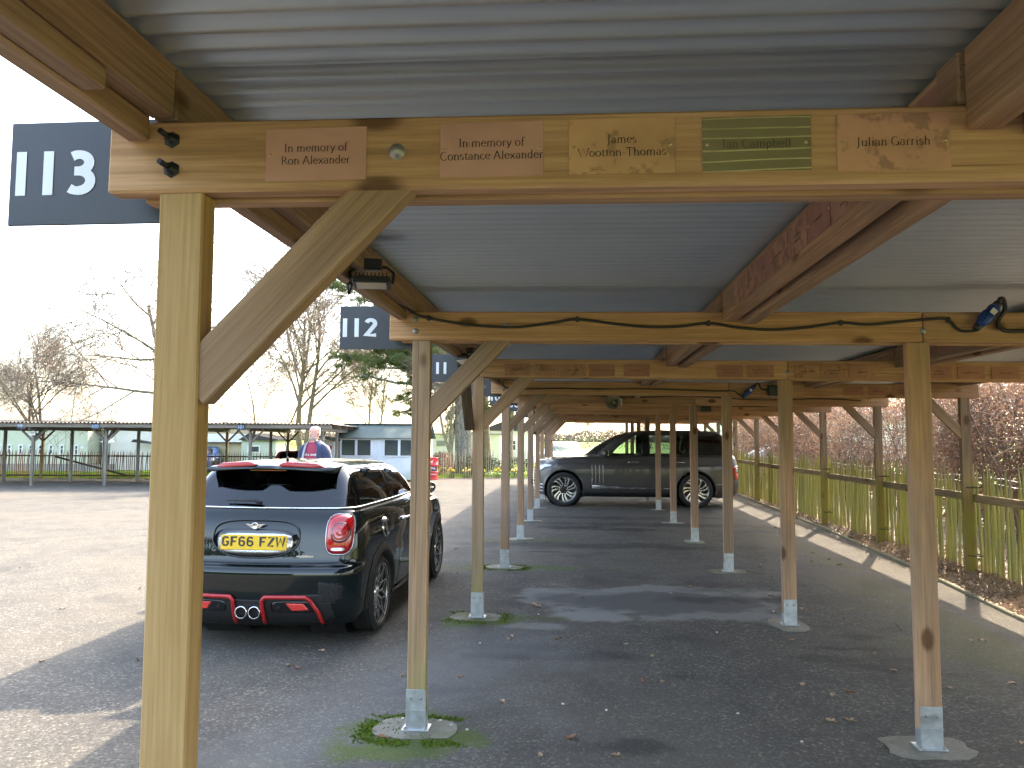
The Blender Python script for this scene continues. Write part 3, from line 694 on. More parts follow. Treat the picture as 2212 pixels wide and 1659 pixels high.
for (x0, z0, x1, z1, lines, mt, lb) in (
    (-.694, 2.308, -.463, 2.188, ['In memory of', 'Ron Alexander'], 'copper2', 'reddish copper memorial plaque, leftmost on the nearest beam'),
    (-.298, 2.31, -.07, 2.187, ['In memory of', 'Constance Alexander'], 'copper2', 'reddish copper memorial plaque right of the large bolt on the nearest beam'),
    (-.015, 2.31, .213, 2.187, ['James', 'Wootton-Thomas'], 'copper3', 'golden copper plaque with two centred lines on the nearest beam'),
    (.27, 2.305, .496, 2.186, ['Ian Campbell'], 'brass', 'polished brass plaque on the nearest beam'),
    (.548, 2.303, .778, 2.181, ['Julian Garrish'], 'copper', 'blotched copper plaque, rightmost on the nearest beam')):
    plaque(0, x1 - x0, z0 - z1, ((x0 + x1) / 2, Y - .0005, (z0 + z1) / 2), (1, 0, 0), lines, M[mt], lb, size=.0185)
Y = Yf(111)
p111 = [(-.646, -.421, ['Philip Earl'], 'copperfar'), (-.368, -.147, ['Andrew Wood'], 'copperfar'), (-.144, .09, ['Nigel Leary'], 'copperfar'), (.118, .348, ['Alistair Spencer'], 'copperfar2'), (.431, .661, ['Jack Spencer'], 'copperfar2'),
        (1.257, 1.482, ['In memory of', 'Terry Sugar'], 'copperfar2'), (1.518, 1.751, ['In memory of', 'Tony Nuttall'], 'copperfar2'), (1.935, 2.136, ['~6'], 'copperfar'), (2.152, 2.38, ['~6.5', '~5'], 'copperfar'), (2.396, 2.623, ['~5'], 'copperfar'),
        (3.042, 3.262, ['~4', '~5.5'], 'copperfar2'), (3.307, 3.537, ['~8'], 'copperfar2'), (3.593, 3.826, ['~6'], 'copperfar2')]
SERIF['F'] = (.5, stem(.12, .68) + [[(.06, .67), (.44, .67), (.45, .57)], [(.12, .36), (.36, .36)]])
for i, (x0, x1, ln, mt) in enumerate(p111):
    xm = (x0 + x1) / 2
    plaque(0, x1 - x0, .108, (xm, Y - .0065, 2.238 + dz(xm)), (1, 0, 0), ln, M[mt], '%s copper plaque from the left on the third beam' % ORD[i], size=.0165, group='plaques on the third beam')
Y = Yf(110)
for i, x0 in enumerate((3.244, 3.53, 3.814)):
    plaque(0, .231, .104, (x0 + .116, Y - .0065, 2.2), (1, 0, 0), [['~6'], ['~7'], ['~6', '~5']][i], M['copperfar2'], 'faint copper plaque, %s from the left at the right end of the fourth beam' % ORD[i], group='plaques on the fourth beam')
Y = Yf(106)
for i, x0 in enumerate((-.2, .05, .3, .62, .9, 1.2)):
    plaque(0, .22, .10, (x0 + .1, Y - .0065, 2.24), (1, 0, 0), None, M['copperfar2'], 'tiny far copper plaque, %s from the left on the beam above the grey car' % ORD[i], group='plaques on a far beam', screws=False)
PL = [['~7'], ['~6', '~8'], ['~4', '~6', '~5'], ['~6'], ['~5', '~6'], ['~7'], ['~5'], ['~6'], ['~4']]
for i in range(9):
    y = Yf(113) + .215 + i * .247
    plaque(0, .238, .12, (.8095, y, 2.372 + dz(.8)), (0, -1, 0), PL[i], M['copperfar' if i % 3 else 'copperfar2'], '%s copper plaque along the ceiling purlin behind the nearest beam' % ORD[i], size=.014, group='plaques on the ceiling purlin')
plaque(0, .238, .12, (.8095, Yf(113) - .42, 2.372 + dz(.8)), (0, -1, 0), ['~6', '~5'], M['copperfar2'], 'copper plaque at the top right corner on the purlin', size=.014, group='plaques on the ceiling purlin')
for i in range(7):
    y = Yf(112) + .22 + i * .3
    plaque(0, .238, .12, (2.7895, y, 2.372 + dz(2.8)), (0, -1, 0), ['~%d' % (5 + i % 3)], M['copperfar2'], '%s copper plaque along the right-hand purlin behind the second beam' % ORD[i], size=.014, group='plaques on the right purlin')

# ------------------------------------------------------------------ cables, connectors, lamps, horn
def smooth_path(pts, n=5):
    pts = [Vector(p) for p in pts]; out = []
    for i in range(len(pts) - 1):
        p0, p1, p2, p3 = pts[max(i - 1, 0)], pts[i], pts[i + 1], pts[min(i + 2, len(pts) - 1)]
        for k in range(n):
            t = k / n
            out.append(.5 * ((2 * p1) + (p2 - p0) * t + (2 * p0 - 5 * p1 + 4 * p2 - p3) * t * t + (3 * p1 - p0 - 3 * p2 + p3) * t ** 3))
    return out + [pts[-1]]
Y = Yf(112)
c112 = [(-.96, -.55, 2.36), (-.955, -.3, 2.35), (-.94, -.08, 2.335), (-0.917, -.012, 2.321), (-0.836, -.012, 2.294), (-0.63, -.012, 2.257), (-0.454, -.012, 2.242), (-0.304, -.012, 2.241), (-0.104, -.012, 2.266), (0.009, -.012, 2.281), (0.241, -.012, 2.251), (0.412, -.012, 2.235), (0.582, -.012, 2.237), (0.731, -.012, 2.254), (0.886, -.012, 2.229), (1.069, -.012, 2.215), (1.259, -.012, 2.227), (1.44, -.012, 2.251), (1.586, -.012, 2.24), (1.829, -.012, 2.261), (1.982, -.012, 2.27), (2.013, -.012, 2.251), (2.059, -.014, 2.204), (2.131, -.03, 2.2)]
cb = empty('power_cable', (0, Y, 0)); tag(cb, 'black cable clipped in waves along the second beam', 'cable', 'power cables')
MB().tube(smooth_path(c112), .0075, 6).build('wire', M['cable'], cb)
clip_me = MB().box((0, -.012, 0), (.018, .024, .03), bev=.004).mesh('clip', M['cable'])
for (x, z) in ((-.836, 2.294), (.009, 2.281), (.731, 2.254), (1.44, 2.251), (2.0, 2.262)): link('clip', clip_me, cb, (x, -.001, z))
cb2 = empty('power_cable', (0, Y, 0)); tag(cb2, 'short looping black cable right of the blue connector on the second beam', 'cable', 'power cables')
MB().tube(smooth_path([(2.247, -.03, 2.346), (2.262, -.03, 2.372), (2.282, -.025, 2.365), (2.288, -.02, 2.31), (2.262, -.015, 2.27), (2.257, -.014, 2.235), (2.29, -.014, 2.202), (2.40, -.014, 2.198), (2.6, -.014, 2.2)]), .011, 8).build('wire', M['cable'], cb2)
MB().box((2.42, -.02, 2.2), (.04, .04, .05), bev=.006).build('clip', M['cable'], cb2)
def connector(loc, p0, p1, label):
    e = empty('blue_connector', loc); tag(e, label, 'connector', 'blue power connectors')
    p0 = Vector(p0); p1 = Vector(p1); d = p1 - p0; L = d.length; q = Vector((0, 0, 1)).rotation_difference(d.normalized()).to_matrix().to_4x4()
    T = Matrix.Translation(p0) @ q
    MB().lathe([(.0, .03), (.022, .03), (.026, .04), (.026, L * .30), (.033, L * .33), (.035, L * .36), (.035, L * .56), (.030, L * .58), (.030, L * .78), (.024, L * .84), (.0, L * .84)], 'z', 14).box((0, -.034, L * .32), (.03, .022, L * .3), bev=.006).xf(T).build('body', M['bluecon'], e)
    MB().lathe([(.0, -.0), (.016, 0), (.022, .012), (.022, .042), (0, .042)], 'z', 10).xf(T).build('gland', M['blackplastic'], e)
    MB().lathe([(.0, L * .82), (.024, L * .82), (.022, L * .95), (.014, L), (0, L)], 'z', 10).xf(T).build('gland', M['blackplastic'], e)
    MB().box((.0, -.036, L * .62), (.03, .004, .03)).xf(T).build('sticker', M['white'], e)
connector((0, Y, 0), (2.12, -.045, 2.203), (2.25, -.045, 2.352), 'blue industrial connector on the second beam beside the middle post')
Y = Yf(110)
connector((0, Y, 0), (2.03, -.045, 2.11), (2.185, -.045, 2.265), 'blue connector hanging on the fourth beam left of the black box')
cb3 = empty('power_cable', (0, Y, 0)); tag(cb3, 'black cable along the fourth beam into the blue connector', 'cable', 'power cables')
MB().tube(smooth_path([(-.95, -.35, 2.36), (-.94, -.06, 2.3), (-.85, -.012, 2.235), (-.6, -.012, 2.225), (-.2, -.012, 2.232), (.3, -.012, 2.224), (.8, -.012, 2.226), (1.3, -.012, 2.214), (1.7, -.012, 2.2), (1.92, -.012, 2.2), (1.98, -.014, 2.17), (2.03, -.03, 2.125)]), .0085, 6).build('wire', M['cable'], cb3)
MB().tube(smooth_path([(2.185, -.045, 2.265), (2.205, -.04, 2.29), (2.235, -.03, 2.285), (2.26, -.02, 2.23), (2.30, -.02, 2.215), (2.345, -.03, 2.215)]), .010, 6).build('wire', M['cable'], cb3)
def jbox(n, x0, x1, z0, z1, label):
    e = empty('junction_box', ((x0 + x1) / 2, Yf(n), (z0 + z1) / 2)); tag(e, label, 'junction box')
    MB().box((0, -.045, 0), (x1 - x0, .08, z1 - z0), bev=.008).build('box', M['blackplastic'], e)
    MB().box((0, -.088, 0), (x1 - x0 - .02, .006, z1 - z0 - .02), bev=.003).build('lid', M['blackplastic'], e)
jbox(110, 2.342, 2.52, 2.137, 2.266, 'black junction box on the fourth beam behind a post')
jbox(108, 2.38, 2.568, 2.121, 2.224, 'small far black junction box on the sixth beam')
for (n, lb, zz) in ((109, 'thin black cable along the beam behind the horn loudspeaker', 2.30), (108, 'thin black cable on the sixth beam above the grey car', 2.31), (105, 'faint thin cable on the far beam over the grey car', 2.28)):
    e = empty('power_cable', (0, Yf(n), 0)); tag(e, lb, 'cable', 'power cables')
    MB().tube(smooth_path([(x, -.012, zz + dz(x) + .018 * math.sin(x * 3.1 + n) - .01 * x) for x in np.linspace(-.8, 4.4, 22)]), .0085, 5).build('wire', M['cable'], e)
# horn loudspeaker hanging from the fifth beam
e = empty('horn_loudspeaker', (.633, Yf(109) - .06, 2.155), 0); tag(e, 'grey horn loudspeaker under the fifth beam', 'loudspeaker')
T = Matrix.Rotation(R(-14), 4, 'Z') @ Matrix.Rotation(R(-4), 4, 'X')
MB().lathe([(.118, -.25), (.122, -.248), (.12, -.238), (.09, -.18), (.06, -.11), (.045, -.05), (.04, -.05), (.055, -.11), (.085, -.18), (.114, -.24)], 'y', 28).xf(T).build('bell', M['horn'], e)
MB().lathe([(0, -.19), (.02, -.185), (.034, -.16), (.034, -.08)], 'y', 14).xf(T).build('throat', M['bluegrey'] if 'bluegrey' in M else M['horn'], e)
MB().lathe([(0, -.06), (.05, -.055), (.056, .03), (.03, .045), (0, .045)], 'y', 16).xf(T).build('driver', M['horn'], e)
MB().box((.09, 0, .02), (.02, .03, .12), bev=.004).box((.05, .01, .075), (.1, .04, .012)).build('mount', M['galv'], e)
# flood lamps on the outer purlin
def flood(loc, rz, tilt, label):
    e = empty('flood_lamp', loc, rz); tag(e, label, 'lamp', 'flood lamps under the eaves')
    T = Matrix.Rotation(R(tilt), 4, 'X')
    MB().box((0, 0, 0), (.16, .115, .028), bev=.006).xf(T).build('housing', M['blackplastic'], e)
    f = MB()
    for i in range(9): f.box((-.064 + i * .016, 0, .02), (.004, .1, .016))
    f.xf(T).build('cooling_fins', M['blackplastic'], e)
    MB().box((0, -.004, -.0155), (.125, .08, .005), bev=.001).xf(T).build('lens', M['lampglass'], e)
    MB().tube([(-.088, 0, .0), (-.092, .02, .05), (-.06, .05, .085), (.06, .05, .085), (.092, .02, .05), (.088, 0, 0)], .007, 6).xf(T).box((0, .06, .09), (.08, .04, .05), bev=.005).build('mounting_yoke', M['blackplastic'], e)
    MB().tube([(-.06, .03, .03), (-.1, .0, -.01), (-.095, .0, -.05), (-.08, .03, .02)], .006, 6).build('lead', M['cable'], e)
flood((-.865, 3.13, 2.272), R(12), -6, 'black flood lamp on the eaves between signs 113 and 112')
flood((-.90, Yf(111) - .75, 2.24), R(-40), -25, 'black flood lamp seen through the gap under the second beam')

# ------------------------------------------------------------------ fallen leaves and stones on the yard
M['leafb'] = plain('dry_leaf', (.42, .29, .18), .7, 0, .35, 20)
M['leafr'] = plain('dry_leaf_red', (.27, .14, .075), .7, 0, .35, 20)
def leaf_mesh(seed, mat):
    r = random.Random(seed); P = []
    for j in range(-2, 3):
        row = []
        for i in range(-3, 4):
            x = i / 3; w = math.cos(x * math.pi / 2) ** .6 * .5 + .02
            row.append((x * .032, j / 2 * w * .034, abs(j) * .006 * r.uniform(.3, 1.6) + .004 * math.sin(i + seed) + .006))
        P.append(row)
    mb = MB().grid(P); mb.tube([(.03, 0, .007), (.05, .004, .012)], .001, 4); return mb.mesh('fallen_leaf', mat, fix=False)
leaf_me = [leaf_mesh(k, M['leafb' if k % 3 else 'leafr']) for k in range(6)]
LEAVES = [(-0.77, 5.19), (-0.52, 6.27), (-0.54, 6.18), (-0.14, 6.23), (0.39, 6.13), (0.56, 5.8), (0.43, 5.22), (0.57, 5.22), (-0.45, 4.74), (-1.03, 4.12), (-0.18, 3.98), (0.2, 4.01), (-0.02, 4.22), (-0.4, 7.45), (-0.36, 7.38), (0.07, 7.82), (0.98, 8.15), (-1.42, 9.1), (-1.72, 10.98), (0.01, 11.87), (0.49, 11.46), (-0.12, 9.98), (-1.35, 11.79), (-1.17, 5.18), (0.52, 10.39), (1.11, 10.84), (2.36, 10.09), (2.31, 9.88), (2.3, 9.29), (3.09, 10.42), (3.38, 10.64), (3.33, 11.21), (3.08, 10.0), (3.37, 10.2), (2.14, 7.53), (2.41, 7.22), (2.74, 6.82), (3.17, 6.52), (3.26, 6.53), (1.54, 6.34), (1.72, 6.38), (1.48, 5.24), (1.74, 5.13), (1.61, 5.06), (2.21, 5.64), (2.24, 6.05), (1.56, 4.63), (1.45, 4.61), (0.74, 5.26), (2.88, 5.41), (3.16, 14.29), (3.59, 14.23), (1.87, 10.79), (1.23, 8.51), (1.99, 8.11), (2.42, 5.28), (2.37, 4.38), (-3.14, 5.34), (-1.91, 5.7), (-2.02, 5.32), (-1.94, 5.27), (-4.75, 6.8), (-4.56, 7.77), (-6.68, 8.75), (-6.64, 8.92), (-3.79, 5.23)]
for i, (x, y) in enumerate(LEAVES):
    o = link('fallen_leaf', leaf_me[i % 6], None, (x, y, .002), (random.uniform(-.15, .15), random.uniform(-.15, .15), random.uniform(0, 6.28)))
    s_ = random.uniform(.55, 1.0); o.scale = (s_, s_, s_); tag(o, 'small dry brown leaf lying on the tarmac', 'leaf', 'fallen leaves scattered on the tarmac')
M['stone'] = plain('white_stone', (.6, .58, .54), .8, 0, .1)
st_me = []
for k in range(3):
    bm = bmesh.new(); bmesh.ops.create_icosphere(bm, subdivisions=1, radius=.0085)
    for v in bm.verts: v.co = Vector((v.co.x * 1.3, v.co.y, v.co.z * .7)) * (1 + .35 * noise.noise(v.co * 90 + Vector((k, 0, 0))))
    m_ = bpy.data.meshes.new('pebble'); bm.to_mesh(m_); bm.free(); m_.materials.append(M['stone']); st_me.append(m_)
for i, (x, y) in enumerate([(-0.08, 4.74), (0.18, 4.66), (-0.99, 4.41), (-0.77, 4.4), (-0.7, 4.34), (-0.75, 6.04), (-0.6, 4.28), (-0.34, 7.06), (1.17, 6.57), (0.95, 4.68), (1.2, 4.29), (1.84, 7.41)]):
    tag(link('pebble', st_me[i % 3], None, (x, y, .008), (0, 0, i)), 'tiny white pebble lying on the tarmac', 'pebble', 'white pebbles on the tarmac')

# moss tufts round the left footings
M['moss'] = plain('moss', (.085, .125, .014), .95, 0, .5, 40, spec=.1)
def moss_ring(cx, cy, rx, ry, n, seed):
    r = random.Random(seed); mb = MB()
    for i in range(n):
        a = r.uniform(0, 6.28); k = r.gauss(1, .11) if r.random() < .75 else r.uniform(.3, 1.3)
        if noise.noise((math.cos(a) * 1.5 + seed, math.sin(a) * 1.5, 0)) < -.12: continue
        ca, sa = math.cos(a), math.sin(a); q = max(abs(ca), abs(sa)) ** -.6
        x, y = cx + rx * ca * q * k, cy + ry * sa * q * k; h = r.uniform(.004, .013); w = r.uniform(.004, .010)
        b = r.uniform(0, 3.14); dx, dy = math.cos(b) * w, math.sin(b) * w
        mb.add([(x - dx, y - dy, 0), (x + dx, y + dy, 0), (x + dy * .5, y - dx * .5, h), (x - dy, y + dx, h * .6)], [(0, 1, 2), (0, 2, 3)])
    return mb.mesh('moss', M['moss'], fix=False)
for i, (x, y) in enumerate(((XL, Yf(112) + .04), (XL, Yf(111) + .04), (XL, Yf(110) + .04))):
    tag(link('moss_clumps', moss_ring(x, y - .03, .27, .19, 1700 if i == 0 else 700, i)), 'bright green moss round the footing of the %s post' % ('second', 'third', 'fourth')[i], 'moss', 'moss round post footings', 'stuff')

# ------------------------------------------------------------------ vehicles
def paint(name, c, rough=.22, flake=0.0, coat=1.0):
    n = NT(name); v = n.coord(rnd=True); a = n.noise(v, 3, 4); b = n.noise(v, 220, 2)
    n.base(n.mix(n.map(a, .4, .7, 0, .06), (*c, 1)[:3], tuple(x * .7 + .02 for x in c))).set(rough=rough, metal=flake, coat=(.55 if flake else coat), coatr=n.map(a, .3, .8, .008, .03), spec=.08 if not flake else .4)
    return n.m
def m_glass(name, tint, dens=.7, rough=.02):
    n = NT(name); t = n.new('BsdfTransparent'); t.inputs[0].default_value = (*tint, 1)
    g = n.new('BsdfGlossy'); g.inputs['Roughness'].default_value = rough; g.inputs[0].default_value = (.95, .97, 1, 1)
    fr = n.new('Fresnel'); fr.inputs[0].default_value = 1.5
    f = n.math('ADD', n.math('MULTIPLY', fr.outputs[0], 1.15), .015, clamp=True)
    mx = n.new('MixShader'); n.l(f, mx.inputs[0]); n.l(t.outputs[0], mx.inputs[1]); n.l(g.outputs[0], mx.inputs[2])
    n.l(mx.outputs[0], n.n['Material Output'].inputs[0]); return n.m
M['minipaint'] = paint('dark_green_paint', (.003, .0075, .008), .16)
M['rrpaint'] = paint('dark_grey_paint', (.078, .073, .072), .38, .3)
M['glossblack'] = plain('gloss_black', (.008, .008, .009), .08, 0, .05, coat=.6)
M['glass'] = m_glass('car_glass', (.34, .40, .40)); M['privacy'] = m_glass('privacy_glass', (.05, .055, .06)); M['screen'] = m_glass('windscreen_glass', (.62, .72, .68))
M['chrome'] = plain('chrome', (.80, .81, .83), .10, 1.0, .03)
M['satin'] = plain('satin_silver', (.62, .62, .63), .25, .9, .03)
M['rubber'] = plain('tyre_rubber', (.018, .018, .019), .75, 0, .2, 25)
M['trim'] = plain('black_trim', (.014, .014, .015), .55, 0, .2, 12)
M['interior'] = plain('dark_interior', (.02, .02, .022), .8)
M['seat'] = plain('seat_leather', (.035, .035, .038), .6)
M['cream'] = plain('cream_seat', (.45, .40, .33), .6)
M['redtrim'] = plain('red_trim', (.42, .012, .016), .3, 0, .05, coat=.5)
M['yellow'] = plain('plate_yellow', (.80, .50, .025), .35, 0, .04, spec=.4)
M['platetext'] = plain('plate_black', (.02, .018, .015), .5)
M['wheelsilver'] = plain('alloy_silver', (.66, .66, .66), .25, .85, .04)
M['wheeldark'] = plain('wheel_dark', (.022, .022, .024), .35, .3)
def m_red(name, c, em=0.0):
    n = NT(name); v = n.coord((1, 1, 1)); a = n.voro(v, 120).outputs['Distance']
    n.base(n.ramp(a, [(0, tuple(x * .55 for x in c)), (.6, c)])).set(rough=.12, coat=1.0, spec=.6); n.p.inputs['Subsurface Weight'].default_value = 0.0
    n.bump(a, .12, .002); return n.m
M['redlens'] = m_red('red_lens', (.50, .006, .008)); M['reddark'] = m_red('red_lens_dark', (.16, .006, .008)); M['redlite'] = m_red('red_lens_lit', (.85, .06, .05))
M['lampclear'] = plain('clear_lens', (.55, .56, .6), .1, .3)

def spl(xs, ys, x):
    """monotone cubic through keys"""
    xs = list(xs); n = len(xs)
    if x <= xs[0]: return ys[0]
    if x >= xs[-1]: return ys[-1]
    d = [(ys[i + 1] - ys[i]) / (xs[i + 1] - xs[i]) for i in range(n - 1)]
    m = [d[0]] + [0 if d[i - 1] * d[i] <= 0 else 2 * d[i - 1] * d[i] / (d[i - 1] + d[i]) for i in range(1, n - 1)] + [d[-1]]
    for i in range(n - 1):
        if x <= xs[i + 1]:
            h = xs[i + 1] - xs[i]; t = (x - xs[i]) / h
            return (2 * t**3 - 3 * t**2 + 1) * ys[i] + (t**3 - 2 * t**2 + t) * h * m[i] + (-2 * t**3 + 3 * t**2) * ys[i + 1] + (t**3 - t**2) * h * m[i + 1]

class Car:
    """body as a stack of plan outlines; keys: z, w, yr, yf, rcx, rcy, bowr, fcx, fcy, bowf"""
    def __init__(s, keys, pillars, barrel=.035, sub=5, nside=6, belt=None):
        s.K = keys; s.pil = pillars; s.barrel = barrel; s.nside = nside
        s.rows = []
        for i in range(len(keys) - 1):
            for k in range(sub): s.rows.append(i + k / sub)
        s.rows.append(len(keys) - 1.0)
        s.sub = sub
    def par(s, r): return [spl(range(len(s.K)), [k[j] for k in s.K], r) for j in range(10)]
    def outline(s, r):
        z, w, yr, yf, rcx, rcy, bowr, fcx, fcy, bowf = s.par(r); P = []; tg = []
        ys0, ys1 = yr + bowr + rcy, yf - bowf - fcy
        ym, hl = (ys0 + ys1) / 2, max(.05, (ys1 - ys0) / 2)
        sx = lambda y: w * (1 - s.barrel * ((y - ym) / hl) ** 2)
        w0, w1 = sx(ys0), sx(ys1); rcx = min(rcx, w0 * .8); fcx = min(fcx, w1 * .8)
        NR = 8
        for i in range(NR): t = i / NR; P.append((t * (w0 - rcx), yr + bowr * t * t)); tg.append('R')
        for i in range(7):
            a = math.pi / 2 * i / 7; P.append((w0 - rcx + rcx * math.sin(a), yr + bowr + rcy * (1 - math.cos(a)))); tg.append('RC')
        pts = [ys0] + [min(max(f(z), ys0 + .02 * (i + 1)), ys1 - .02 * (len(s.pil) - i)) for i, f in enumerate(s.pil)] + [ys1]
        for j in range(len(pts) - 1):
            for i in range(s.nside):
                y = pts[j] + (pts[j + 1] - pts[j]) * i / s.nside; P.append((sx(y), y)); tg.append('S%d' % j)
        for i in range(7):
            a = math.pi / 2 * i / 7; P.append((w1 - fcx + fcx * math.cos(a), yf - bowf - fcy + fcy * math.sin(a))); tg.append('FC')
        for i in range(NR + 1): t = 1 - i / NR; P.append((t * (w1 - fcx), yf - bowf * t * t)); tg.append('F')
        return [(x, y, z) for x, y in P], tg
    def build(s, parent, mats, regions, arches, cap=True):
        """regions: name -> (row0,row1,tags,mat,mirrored,inset). Returns body object"""
        O = [s.outline(r) for r in s.rows]; tg = O[0][1]; nc = len(tg); nr = len(s.rows)
        def vid(i, j, side): return i * (2 * nc) + j + (nc if side < 0 else 0)
        V = []
        for o, _ in O:
            V += [Vector(p) for p in o]; V += [Vector((-p[0], p[1], p[2])) for p in o]
        faces = {'body': []}
        for i in range(nr - 1):
            for j in range(nc - 1):
                rm = (s.rows[i] + s.rows[i + 1]) / 2; nm = None
                for k, (r0, r1, tags, mt, mir, ins) in regions.items():
                    if r0 < rm < r1 and tg[j] in tags: nm = k; break
                for side in (1, -1):
                    f = [vid(i, j, side), vid(i, j + 1, side), vid(i + 1, j + 1, side), vid(i + 1, j, side)]
                    if side < 0: f = f[::-1]
                    key = 'body' if nm is None else ((nm, side) if regions[nm][4] else (nm, 0))
                    faces.setdefault(key, []).append(tuple(f))
        if cap:
            for j in range(nc - 1):
                faces['body'].append((vid(nr - 1, j, 1), vid(nr - 1, j + 1, 1), vid(nr - 1, j + 1, -1), vid(nr - 1, j, -1)))
        # wheel arches
        def ain(p): 
            for (y, z, r) in arches:
                if abs(p.x) > .35 and (p.y - y) ** 2 + (p.z - z) ** 2 < r * r: return (y, z, r)
            return None
        nb = []
        for f in faces['body']:
            c = sum((V[i] for i in f), Vector()) / len(f)
            if all(ain(V[i]) for i in f) or (ain(c) and sum(1 for i in f if ain(V[i])) >= 3): continue
            nb.append(f)
        moved = {}
        for f in nb:
            for i in f:
                a = ain(V[i])
                if a and i not in moved:
                    dy, dz_ = V[i].y - a[0], V[i].z - a[1]; l = math.hypot(dy, dz_) or 1; moved[i] = Vector((V[i].x, a[0] + dy / l * a[2], a[1] + dz_ / l * a[2]))
        for i, p in moved.items(): V[i] = p
        faces['body'] = nb
        def mk(fs):
            used = sorted({i for f in fs for i in f}); mp = {u: k for k, u in enumerate(used)}
            return [V[u] for u in used], [tuple(mp[i] for i in f) for f in fs]
        vs, fs = mk(faces['body']); mb = MB().add(vs, fs, True); me = mb.mesh('body', mats, fix=False)
        s.body = link('body', me, parent); s.bvh = BVHTree.FromPolygons([tuple(v) for v in vs], fs)
        s.allbvh = BVHTree.FromPolygons([tuple(v) for v in V], [f for l in faces.values() for f in l])
        s.parts = {}
        for k, l in faces.items():
            if k == 'body': continue
            nm, side = k; ins = regions[nm][5]; vs, fs = mk(l)
            m_ = MB().add(vs, fs, True).mesh(nm, regions[nm][3], fix=False)
            if ins:
                nn = [v.normal.copy() for v in m_.vertices]
                for v, q in zip(m_.vertices, nn): v.co -= q * ins
            base = nm.split('@')[0]; s.parts[k] = link(base, m_, parent)
        return s.body
    def hit(s, u, v, axis, sign, off=0.0):
        """project (u,v) on the shell: axis y -> (x,z) from the rear (sign -1) or front; axis x -> (y,z) from side sign; axis z -> (x,y) from above"""
        if axis == 'y': o = Vector((u, 8 * sign, v)); d = Vector((0, -sign, 0))
        elif axis == 'x': o = Vector((8 * sign, u, v)); d = Vector((-sign, 0, 0))
        else: o = Vector((u, v, 8)); d = Vector((0, 0, -1))
        h = s.allbvh.ray_cast(o, d)
        p = h[0] if h[0] is not None else o + d * 7.2
        if h[0] is not None and off:
            nrm = h[1]; nrm = nrm if nrm.dot(d) < 0 else -nrm
            p = p + nrm * off
        return p
    def patch(s, outline, axis, sign, off, name, mat, parent, rings=5, bulge=0.0, skirt=.02):
        """conforming panel: outline in projection plane, offset off, edges returned into the shell"""
        cu = sum(p[0] for p in outline) / len(outline); cv = sum(p[1] for p in outline) / len(outline); rows = []
        d = Vector({'y': (0, -sign, 0), 'x': (-sign, 0, 0), 'z': (0, 0, -1)}[axis])
        rows.append([s.hit(u, v, axis, sign) + d * skirt for u, v in outline])
        for k in range(rings):
            t = 1 - k / rings
            rows.append([s.hit(cu + (u - cu) * t, cv + (v - cv) * t, axis, sign, off + bulge * (1 - t ** 2.5)) for u, v in outline])
        c = s.hit(cu, cv, axis, sign, off + bulge); n = len(outline)
        vs = [p for r_ in rows for p in r_] + [c]; fs = []
        for i in range(len(rows) - 1):
            for j in range(n): fs.append((i * n + j, i * n + (j + 1) % n, (i + 1) * n + (j + 1) % n, (i + 1) * n + j))
        b = (len(rows) - 1) * n
        fs += [(b + j, b + (j + 1) % n, len(vs) - 1) for j in range(n)]
        return MB().add(vs, fs, True).build(name, mat, parent)
    def strip(s, pts, axis, sign, off, r, name, mat, parent, n=6, closed=False, dens=4):
        if closed: pts = list(pts) + [pts[0]]
        q = []
        for a, b in zip(pts[:-1], pts[1:]):
            for k in range(dens): q.append((a[0] + (b[0] - a[0]) * k / dens, a[1] + (b[1] - a[1]) * k / dens))
        q.append(pts[-1])
        return MB().tube([s.hit(u, v, axis, sign, off) for u, v in q], r, n).build(name, mat, parent)

def rrect(cx, cz, hw, hh, e=4.0, n=28, top=1.0):
    out = []
    for i in range(n):
        a = 2 * math.pi * i / n; c, s_ = math.cos(a), math.sin(a); k = (abs(c) ** e + abs(s_) ** e) ** (-1 / e)
        out.append((cx + hw * c * k * (top if s_ > 0 else 1), cz + hh * s_ * k))
    return out

